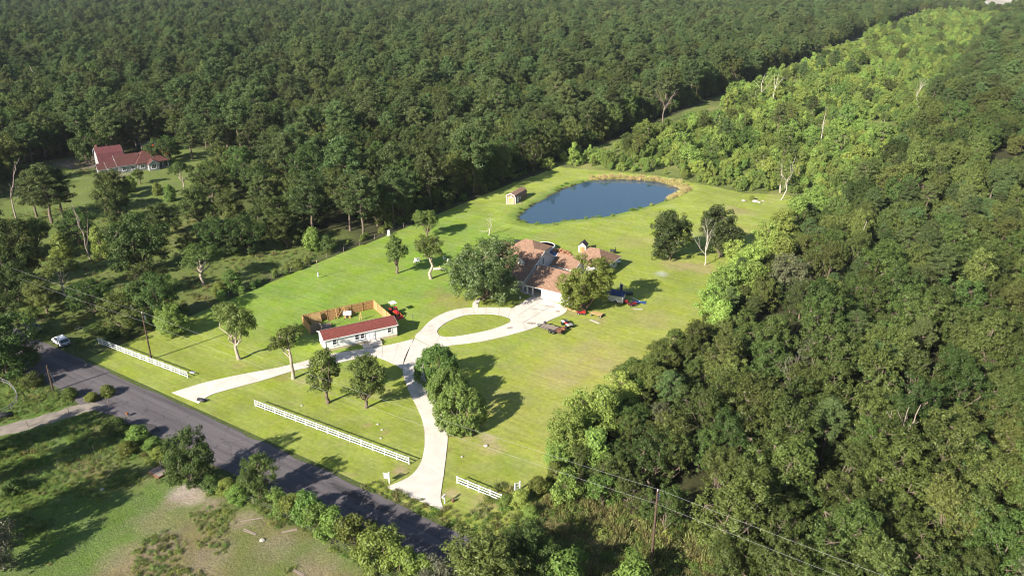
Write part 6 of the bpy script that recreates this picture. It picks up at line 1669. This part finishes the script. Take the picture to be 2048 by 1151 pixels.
MB().bar((0.35, 0, 0.7), (0.22, 0, 1.12), 0.07).bar((0.2, -0.42, 1.15), (0.2, 0.42, 1.15), 0.05).build('handlebar', M['black'], A_)
# flatbed trailer
ta, tb = np.array(S(1083, 655)), np.array(S(1128, 668))
trz = math.atan2(tb[1] - ta[1], tb[0] - ta[0])
T2 = empty('flatbed_trailer', ((ta[0] + tb[0]) / 2, (ta[1] + tb[1]) / 2, 0), trz, 'black two axle flatbed trailer with rusty ramp end on the grass by the drive', 'trailer')
MB().box((0, 0, 0.55), (5.2, 2.0, 0.12)).build('frame', M['black'], T2)
pm_ = MB().box((0, 0, 0), (3.3, 0.21, 0.05)).mesh('plank', M['grey_wood'])
for k in range(9): link('plank', pm_, T2, (-0.9, -0.92 + k * 0.23, 0.64 + 0.004 * (k % 2)))
pm_ = MB().box((0, 0, 0), (1.7, 0.30, 0.05)).mesh('plank', M['rust'])
for k in range(6): link('plank', pm_, T2, (1.72, -0.80 + k * 0.32, 0.64 + 0.004 * (k % 2)))
for s in (-1, 1):
    MB().bar((-2.6, s * 1.02, 0.86), (2.6, s * 1.02, 0.86), 0.07).bar((-2.6, s * 1.02, 0.5), (-2.6, s * 1.02, 0.9), 0.07).bar((0, s * 1.02, 0.5), (0, s * 1.02, 0.84), 0.07).bar((2.6, s * 1.02, 0.5), (2.6, s * 1.02, 0.84), 0.07).build('side_rail', M['black'], T2)
    for sx in (0.05, 0.85): wheel(T2, (sx, s * 1.18, 0.34), 0.34, 0.22)
    MB().box((0.45, s * 1.18, 0.76), (1.7, 0.28, 0.05)).build('mudguard', M['black'], T2)
    MB().box((2.1, s * 0.75, 0.9), (0.8, 0.5, 0.45)).build('load_box', M['rust'], T2)
MB().bar((-2.6, -0.8, 0.52), (-3.7, 0, 0.5), 0.1).bar((-2.6, 0.8, 0.52), (-3.7, 0, 0.5), 0.1).bar((-3.5, 0, 0.0), (-3.5, 0, 0.75), 0.08).build('tongue', M['black'], T2)
o = wheel(T2, (-2.3, 0.75, 0.98), 0.33, 0.2, hub='chrome', name='spare_wheel')
# hay cart with tan deck, red mower
c = S(1193, 631)
C2 = empty('utility_cart', (c[0], c[1], 0), 0.1, 'low cart with tan plywood deck at the foot of the yellow green tree', 'cart')
MB().box((0, 0, 0.55), (2.6, 1.3, 0.1)).build('deck', M['plywood'], C2); MB().box((0, 0, 0.45), (2.4, 1.1, 0.08)).build('frame', M['black'], C2)
for sx in (-1.0, 1.1):
    for s in (-1, 1): wheel(C2, (sx, s * 0.62, 0.25), 0.25, 0.16, hub='white')
MB().bar((1.3, 0, 0.5), (2.2, 0.2, 0.25), 0.07).build('tongue', M['black'], C2)
def mower(px_, py_, rz, label, paint='red'):
    c = S(px_, py_)
    o = empty('riding_mower', (c[0], c[1], 0), rz, label, 'mower')
    MB().box((0.45, 0, 0.62), (0.9, 0.6, 0.4), taper=0.85).build('hood', M[paint], o); MB().box((-0.45, 0, 0.5), (0.9, 0.75, 0.2)).build('rear_body', M[paint], o)
    MB().box((-0.4, 0, 0.72), (0.42, 0.45, 0.12)).box((-0.62, 0, 0.95), (0.1, 0.45, 0.4)).build('seat', M['black'], o)
    MB().lathe([(0.55, 0.12), (0.6, 0.16), (0.6, 0.28), (0.5, 0.32)], 14).build('mower_deck', M['black'], o)
    for s in (-1, 1):
        wheel(o, (-0.6, s * 0.45, 0.28), 0.28, 0.24, hub='white'); wheel(o, (0.65, s * 0.42, 0.2), 0.2, 0.16, hub='white')
    MB().bar((0.15, 0, 0.6), (-0.02, 0, 1.05), 0.05).lathe([(0.15, 0), (0.18, 0.02), (0.15, 0.04)], 10, (-0.04, 0, 1.05)).build('steering_wheel', M['black'], o)
mower(1163, 628, 0.3, 'red riding mower beside the tan decked cart')
mower(1250, 605, -0.7, 'red riding mower in the machinery row behind the grey box trailer')
mower(1265, 611, 0.9, 'second red mower at the end of the machinery row', 'dark_red')
# stacked boards near the drive's corner and loose timbers
def boards(name, px_, py_, n, L_, rz, m, label, dz=0.0):
    c = S(px_, py_); o = empty(name, (c[0], c[1], 0), rz, label, 'timber')
    me = MB().box((0, 0, 0), (L_, 0.16, 0.05)).mesh('board', M[m]); rr = random.Random(px_)
    for k in range(n): 
        b = link('board', me, o, (rr.uniform(-.15, .15), (k % 3) * 0.2 - 0.2, 0.04 + (k // 3) * 0.055)); b.rotation_euler = (0, 0, rr.uniform(-.06, .06))
    return o
boards('timber_stack', 1142, 619, 9, 3.0, -0.15, 'plywood', 'stack of tan boards at the corner of the concrete forecourt')
boards('timber_stack', 1190, 643, 5, 2.6, -0.25, 'stone', 'few pale boards lying on the grass below the cart')
boards('timber_stack', 1275, 618, 4, 2.0, 0.5, 'stone', 'pale scrap boards beside the second red mower')
boards('timber_stack', 500, 1062, 2, 2.2, 0.1, 'grey_wood', 'weathered board lying in the pasture, left of the log')
boards('timber_stack', 578, 1060, 2, 2.0, 0.9, 'grey_wood', 'grey pole lying slanted in the pasture weeds')
boards('timber_stack', 505, 1036, 1, 3.0, 0.8, 'grey_wood', 'single thin grey rail lying in the pasture weeds')
boards('timber_stack', 598, 1143, 2, 1.8, 0.05, 'grey_wood', 'short weathered board at the bottom edge of the pasture')
# grey box trailer with navy tarp, and steel gym frame
c = S(1232, 602)
X_ = empty('box_trailer', (c[0], c[1], 0), 0.15, 'grey box trailer under a dark blue tarp behind the yellow green tree', 'trailer')
MB().box((0, 0, 1.0), (3.6, 2.0, 1.5)).build('body', M['grey_siding'], X_)
MB().extrude_x([(-1.1, 1.72), (1.1, 2.2), (1.1, 2.28), (0, 2.1), (-1.1, 1.8)], -1.9, 1.9).build('tarp', M['navy'], X_)
for s in (-1, 1): wheel(X_, (0.2, s * 1.05, 0.33), 0.33, 0.22)
MB().bar((1.8, 0.5, 0.4), (2.9, 0, 0.4), 0.09).bar((1.8, -0.5, 0.4), (2.9, 0, 0.4), 0.09).build('tongue', M['black'], X_)
c = S(1250, 588)
X_ = empty('boat_frame', (c[0], c[1], 0), 0.5, 'steel tube frame with blue board standing behind the grey box trailer', 'frame')
MB().bar((-1.2, 0, 0), (-1.2, 0, 2.8), 0.12).bar((-1.2, 0, 2.8), (-0.2, 0, 1.9), 0.12).build('mast', M['white'], X_)
MB().bar((-0.2, 0, 1.2), (1.6, 0, 1.2), 0.1).bar((1.6, 0, 1.2), (2.2, 0, 2.4), 0.1).bar((1.6, 0, 1.2), (1.6, 0, 0), 0.1).build('boom', M['metal'], X_)
MB().box((-0.9, -0.2, 1.5), (0.5, 0.12, 2.0)).build('board', M['navy'], X_); MB().box((0.5, 0, 0.3), (2.4, 1.2, 0.35)).build('base', M['black'], X_)
c = S(1278, 604)
X_ = empty('blue_sheet', (c[0], c[1], 0), 0.3, 'blue sheet spread on the grass by the red mowers', 'tarp')
g = [(-1.5 + 3 * i / 6, -0.7 + 1.4 * j / 3, 0.10 + 0.09 * math.sin(2 * i + 3 * j)) for j in range(4) for i in range(7)]
MB().add(g, [(j * 7 + i, j * 7 + i + 1, j * 7 + 8 + i, j * 7 + 7 + i) for j in range(3) for i in range(6)]).build('sheet', M['blue'], X_)
MB().bar((-1.8, 0.9, 0.6), (0.2, 0.5, 0.1), 0.09).build('pipe', M['white'], X_)
# side of the house: table, bench, grill, pot
c = S(1232, 528)
X_ = empty('patio_table', (c[0], c[1], 0), 0.2, 'white topped table beside the right end of the house', 'table')
MB().box((0, 0, 0.85), (2.2, 1.3, 0.08)).build('table_top', M['white'], X_)
for sx in (-0.9, 0.9):
    for sy in (-0.5, 0.5): MB().box((sx, sy, 0.41), (0.09, 0.09, 0.82)).build('leg', M['black'], X_)
c = S(1226, 508)
X_ = empty('grill', (c[0], c[1], 0), 0.2, 'dark barbecue smoker behind the right end of the house', 'grill')
MB().lathe([(0.05, -0.75), (0.38, -0.7), (0.38, 0.7), (0.05, 0.75)], 14, (0, 0, 0.95), axis='x').build('barrel', M['black'], X_)
for sx in (-0.5, 0.5): MB().bar((sx, -0.3, 0), (sx, 0.3, 0.7), 0.06).bar((sx, 0.3, 0), (sx, -0.3, 0.7), 0.06).build('leg', M['black'], X_)
MB().tube([(0.55, 0, 1.25), (0.55, 0, 2.0)], 0.07, 8).build('stack', M['black'], X_)
c = S(1091, 596)
o = empty('trash_bin', (c[0], c[1] - 0.2, 0.09), 0, 'small dark bin beside the garage corner', 'bin')
MB().lathe([(0.26, 0), (0.3, 0.75), (0.32, 0.78), (0.32, 0.84), (0.1, 0.92)], 12).build('bin_body', M['black'], o)
o = empty('planter', (S(1040, 597)[0], S(1040, 597)[1], 0), 0, 'small white planter on the grass before the porch', 'planter')
MB().lathe([(0.16, 0), (0.24, 0.5), (0.27, 0.52), (0.2, 0.54)], 10).build('planter_body', M['white'], o)
c = S(1036, 487)
o = empty('patio_bench', (c[0], c[1], 0), 0.3, 'dark bench on the grass behind the house roof', 'bench')
MB().box((0, 0, 0.45), (2.2, 0.5, 0.08)).build('seat', M['black'], o); MB().box((0, 0.25, 0.8), (2.2, 0.07, 0.5)).build('backrest', M['black'], o)
for s in (-1, 1): MB().box((s * 0.95, 0, 0.21), (0.1, 0.45, 0.42)).build('leg', M['black'], o)
# lawn seats and log under the small trees
def chair(px_, py_, rz, label):
    c = S(px_, py_); o = empty('lawn_chair', (c[0], c[1], 0), rz, label, 'chair', 'white lawn chairs under the small trees')
    MB().box((0, 0, 0.4), (0.55, 0.55, 0.06)).build('seat', M['white'], o); MB().box((0, 0.28, 0.75), (0.55, 0.06, 0.7)).build('backrest', M['white'], o)
    for sx in (-0.23, 0.23):
        for sy in (-0.22, 0.22): MB().box((sx, sy, 0.19), (0.05, 0.05, 0.38)).build('leg', M['white'], o)
for k, (a, b) in enumerate(((830, 525), (837, 524), (889, 519), (898, 525))): chair(a, b, k * 0.9, ('left white lawn chair of the pair between the two lawn trees', 'right white lawn chair of the pair between the two lawn trees', 'white lawn chair behind the log', 'white lawn chair nearest the huge tree')[k])
c = S(876, 540)
o = empty('cut_log', (c[0], c[1], 0), 0.75, 'pale sawn log lying on the lawn by the tall thin tree', 'log')
MB().tube([(-1.1, 0, 0.33), (0, 0.03, 0.34), (1.1, 0, 0.3)], [0.36, 0.34, 0.31], 12).build('log_body', M['dead_wood'], o); MB().tube([(0.3, 0.1, 0.5), (0.45, 0.35, 0.95)], [0.14, 0.1], 8).build('branch_stub', M['plywood'], o)
# stones on the back lawn and small rocks in front
rr = random.Random(8)
def rock_mesh(seed):
    r2 = random.Random(seed); m = MB(); n = 9; rows = []
    for z, rad in ((0, 0.85), (0.35, 1.0), (0.7, 0.62)):
        rows.append([(math.cos(6.283 * k / n) * rad * r2.uniform(.8, 1.2), math.sin(6.283 * k / n) * rad * r2.uniform(.8, 1.2), z * r2.uniform(.85, 1.15)) for k in range(n)])
    vs = [q for r_ in rows for q in r_] + [(0, 0, 0.85)]
    fs = [(i * n + k, i * n + (k + 1) % n, (i + 1) * n + (k + 1) % n, (i + 1) * n + k) for i in range(2) for k in range(n)] + [(2 * n + k, 2 * n + (k + 1) % n, 3 * n) for k in range(n)] + [tuple(range(n - 1, -1, -1))]
    m.add(vs, fs); return m.mesh('rock', M['stone'])
rms = [rock_mesh(k) for k in range(4)]
for k, (px_, py_, s_, lb) in enumerate(((1487, 405, .7, 'upright stone at the left of the rock group on the back lawn'), (1510, 405, .9, 'largest pale rock in the group on the back lawn'), (1518, 407, .6, 'small rock right of the largest in the back lawn group'), (1526, 403, .5, 'last rock at the right of the back lawn group'),
                                      (972, 891, .35, 'pale rock on the bare patch right of the wide drive'), (924, 913, .22, 'little stone on the grass right of the wide drive'), (756, 848, .25, 'dirt clod in the lawn wedge, upper of the scattered four'), (764, 859, .2, 'dirt clod in the lawn wedge just below the upper one'),
                                      (762, 876, .22, 'dirt clod in the lawn wedge near the long fence'), (604, 811, .25, 'dirt clod on the grass behind the long fence'), (205, 978, .3, 'pale stone in the pasture shade'), (524, 1080, .35, 'grey stone beside the tilted board in the pasture'))):
    c = S(px_, py_); o = link('rock', rms[k % 4], None, (c[0], c[1], gz(*c) if py_ < 420 else 0), k * 1.3); o.scale = (s_, s_, s_ * 0.8)
    tag(o, lb, 'rock')
tree('stone_shrub', 'bush', 1503, 402, 1.6, 1.2, 'small green shrub among the stones on the back lawn', cat='shrub')
# board lying by the far fence, culvert rocks at left drive
c = S(385, 745)
o = empty('white_panel', (c[0], c[1], 0), 0.4, 'small white panel lying on the grass behind the far fence end', 'board'); MB().box((0, 0, 0.12), (0.9, 0.6, 0.06), ry=0.15).build('sheet', M['white'], o); MB().box((0, 0, 0.05), (0.5, 0.1, 0.1)).build('batten', M['grey_wood'], o)
c = S(404, 801)
o = empty('culvert', (c[0], c[1], 0), 0.25, 'dark culvert pipe end at the mouth of the left drive', 'pipe'); MB().lathe([(0.30, -0.8), (0.34, -0.8), (0.34, 0.8), (0.30, 0.8)], 14, (0, 0, 0.12), axis='x').build('pipe_body', M['black'], o); MB().box((0, 0.45, 0.05), (1.8, 0.3, 0.22)).build('headwall', M['stone'], o)
c = S(906, 1003)
o = empty('flower_pot', (c[0], c[1], 0), 0, 'dark pot with dry plant beside the mailbox', 'pot'); MB().lathe([(0.14, 0), (0.22, 0.35), (0.24, 0.4), (0.18, 0.42)], 10).build('pot_body', M['rust'], o)
MB().tube([(0, 0, 0.4), (0.05, 0.0, 0.75)], [0.12, 0.02], 6).build('plant_stem', M['dead_twig'], o)
# pasture: well cover, wire fences, red marker, curved rail
c = S(318, 945)
o = empty('well_cover', (c[0], c[1], 0), 0.0, 'square grey slab with dark red edging in the pasture', 'slab')
MB().box((0, 0, 0.12), (2.5, 1.7, 0.24)).build('slab_top', M['stone'], o)
for s in (-1, 1): MB().box((s * 1.28, 0, 0.14), (0.08, 1.7, 0.3)).box((0, s * 0.88, 0.14), (2.64, 0.08, 0.3)).build('edging', M['rust'], o)
for k in range(3): MB().box((-0.8 + 0.8 * k, 0, 0.255), (0.76, 1.62, 0.03)).build('plank', M['grey_wood'], o)
c = S(255, 832)
o = empty('red_marker', (c[0], c[1], 0), 0.2, 'small reddish box by the lane mouth on the road edge', 'box'); MB().box((0, 0, 0.55), (0.5, 0.3, 0.4)).build('box_body', M['rust'], o); MB().box((0, 0, 0.15), (0.1, 0.1, 0.35)).build('post', M['grey_wood'], o)
def wire_fence(pts, step, label):
    o = empty('wire_fence', (pts[0][0], pts[0][1], 0), 0, label, 'fence')
    pp = resample(pts, max(2, int(sum(math.dist(a, b) for a, b in zip(pts[:-1], pts[1:])) / step)))
    me = MB().tube([(0, 0, -0.2), (0, 0, 1.35)], [0.07, 0.055], 6).mesh('post', M['grey_wood'])
    q = pp - pp[0]
    for k, p_ in enumerate(q): b = link('post', me, o, (p_[0], p_[1], 0)); b.rotation_euler = (0.06 * math.sin(k * 2.3), 0.06 * math.cos(k * 1.7), 0)
    for z in (0.5, 0.85, 1.2): MB().tube([(p_[0], p_[1], z) for p_ in q], 0.008, 4).build('wire', M['metal'], o)
wire_fence(poly_px([(-40, 1010), (62, 960), (180, 908), (240, 865)]), 3.6, 'wire fence with thin posts across the pasture weeds')
wire_fence(poly_px([(322, 935), (400, 965), (560, 1030), (605, 1055), (665, 1090), (708, 1110), (760, 1150), (800, 1180)]), 3.9, 'wire fence with thin posts below the roadside shrubs')
wire_fence(poly_px([(-30, 870), (60, 853), (166, 822), (218, 812)]), 4.2, 'wire fence with thin posts along the near side of the gravel lane')
wire_fence(poly_px([(200, 686), (330, 637), (470, 588), (640, 522), (860, 434)]), 5.2, 'wire fence with thin posts on the left boundary of the lot')
wire_fence(poly_px([(40, 640), (120, 655), (185, 668)]), 4.5, 'wire fence with thin posts behind the white car')
cv = smooth(poly_px([(-30, 757), (0, 765), (22, 775), (36, 797), (24, 818), (-10, 838)]), 6)
o = empty('curved_rail', (cv[0][0], cv[0][1], 0), 0, 'curved pale pipe rail fence at the left edge below the road', 'fence')
qq = [(x - cv[0][0], y - cv[0][1]) for x, y in cv]
for z in (0.55, 1.05): MB().tube([(x, y, z) for x, y in qq], 0.055, 6).build('rail', M['metal'], o)
for x, y in qq[::4]: MB().tube([(x, y, -0.1), (x, y, 1.1)], 0.06, 6).build('post', M['grey_wood'], o)
c = S(4, 835)
o = empty('black_drum', (c[0], c[1], 0), 0.9, 'black pipe section lying at the left edge by the curved rail', 'pipe'); MB().lathe([(0.4, -1.6), (0.45, -1.6), (0.45, 1.6), (0.4, 1.6)], 14, (0, 0, 0.45), axis='x').build('pipe_body', M['black'], o); MB().box((0, 0, 0.06), (2.4, 0.6, 0.12)).build('cradle', M['grey_wood'], o)

# ------------------------------------------------------------------ the air
hz = bpy.data.materials.new('thin_haze'); hz.use_nodes = True
hn = hz.node_tree.nodes
hn.remove(hn['Principled BSDF'])
pv = hn.new('ShaderNodeVolumePrincipled')
pv.inputs['Color'].default_value = (0.80, 0.90, 1.0, 1)
pv.inputs['Density'].default_value = 0.00004
pv.inputs['Anisotropy'].default_value = 0.0
hz.node_tree.links.new(pv.outputs[0], [n for n in hn if n.type == 'OUTPUT_MATERIAL'][0].inputs['Volume'])
hb = MB().box((0, 2700, 36), (6600, 6900, 78)).build('haze', hz)
tag(hb, kind='stuff')
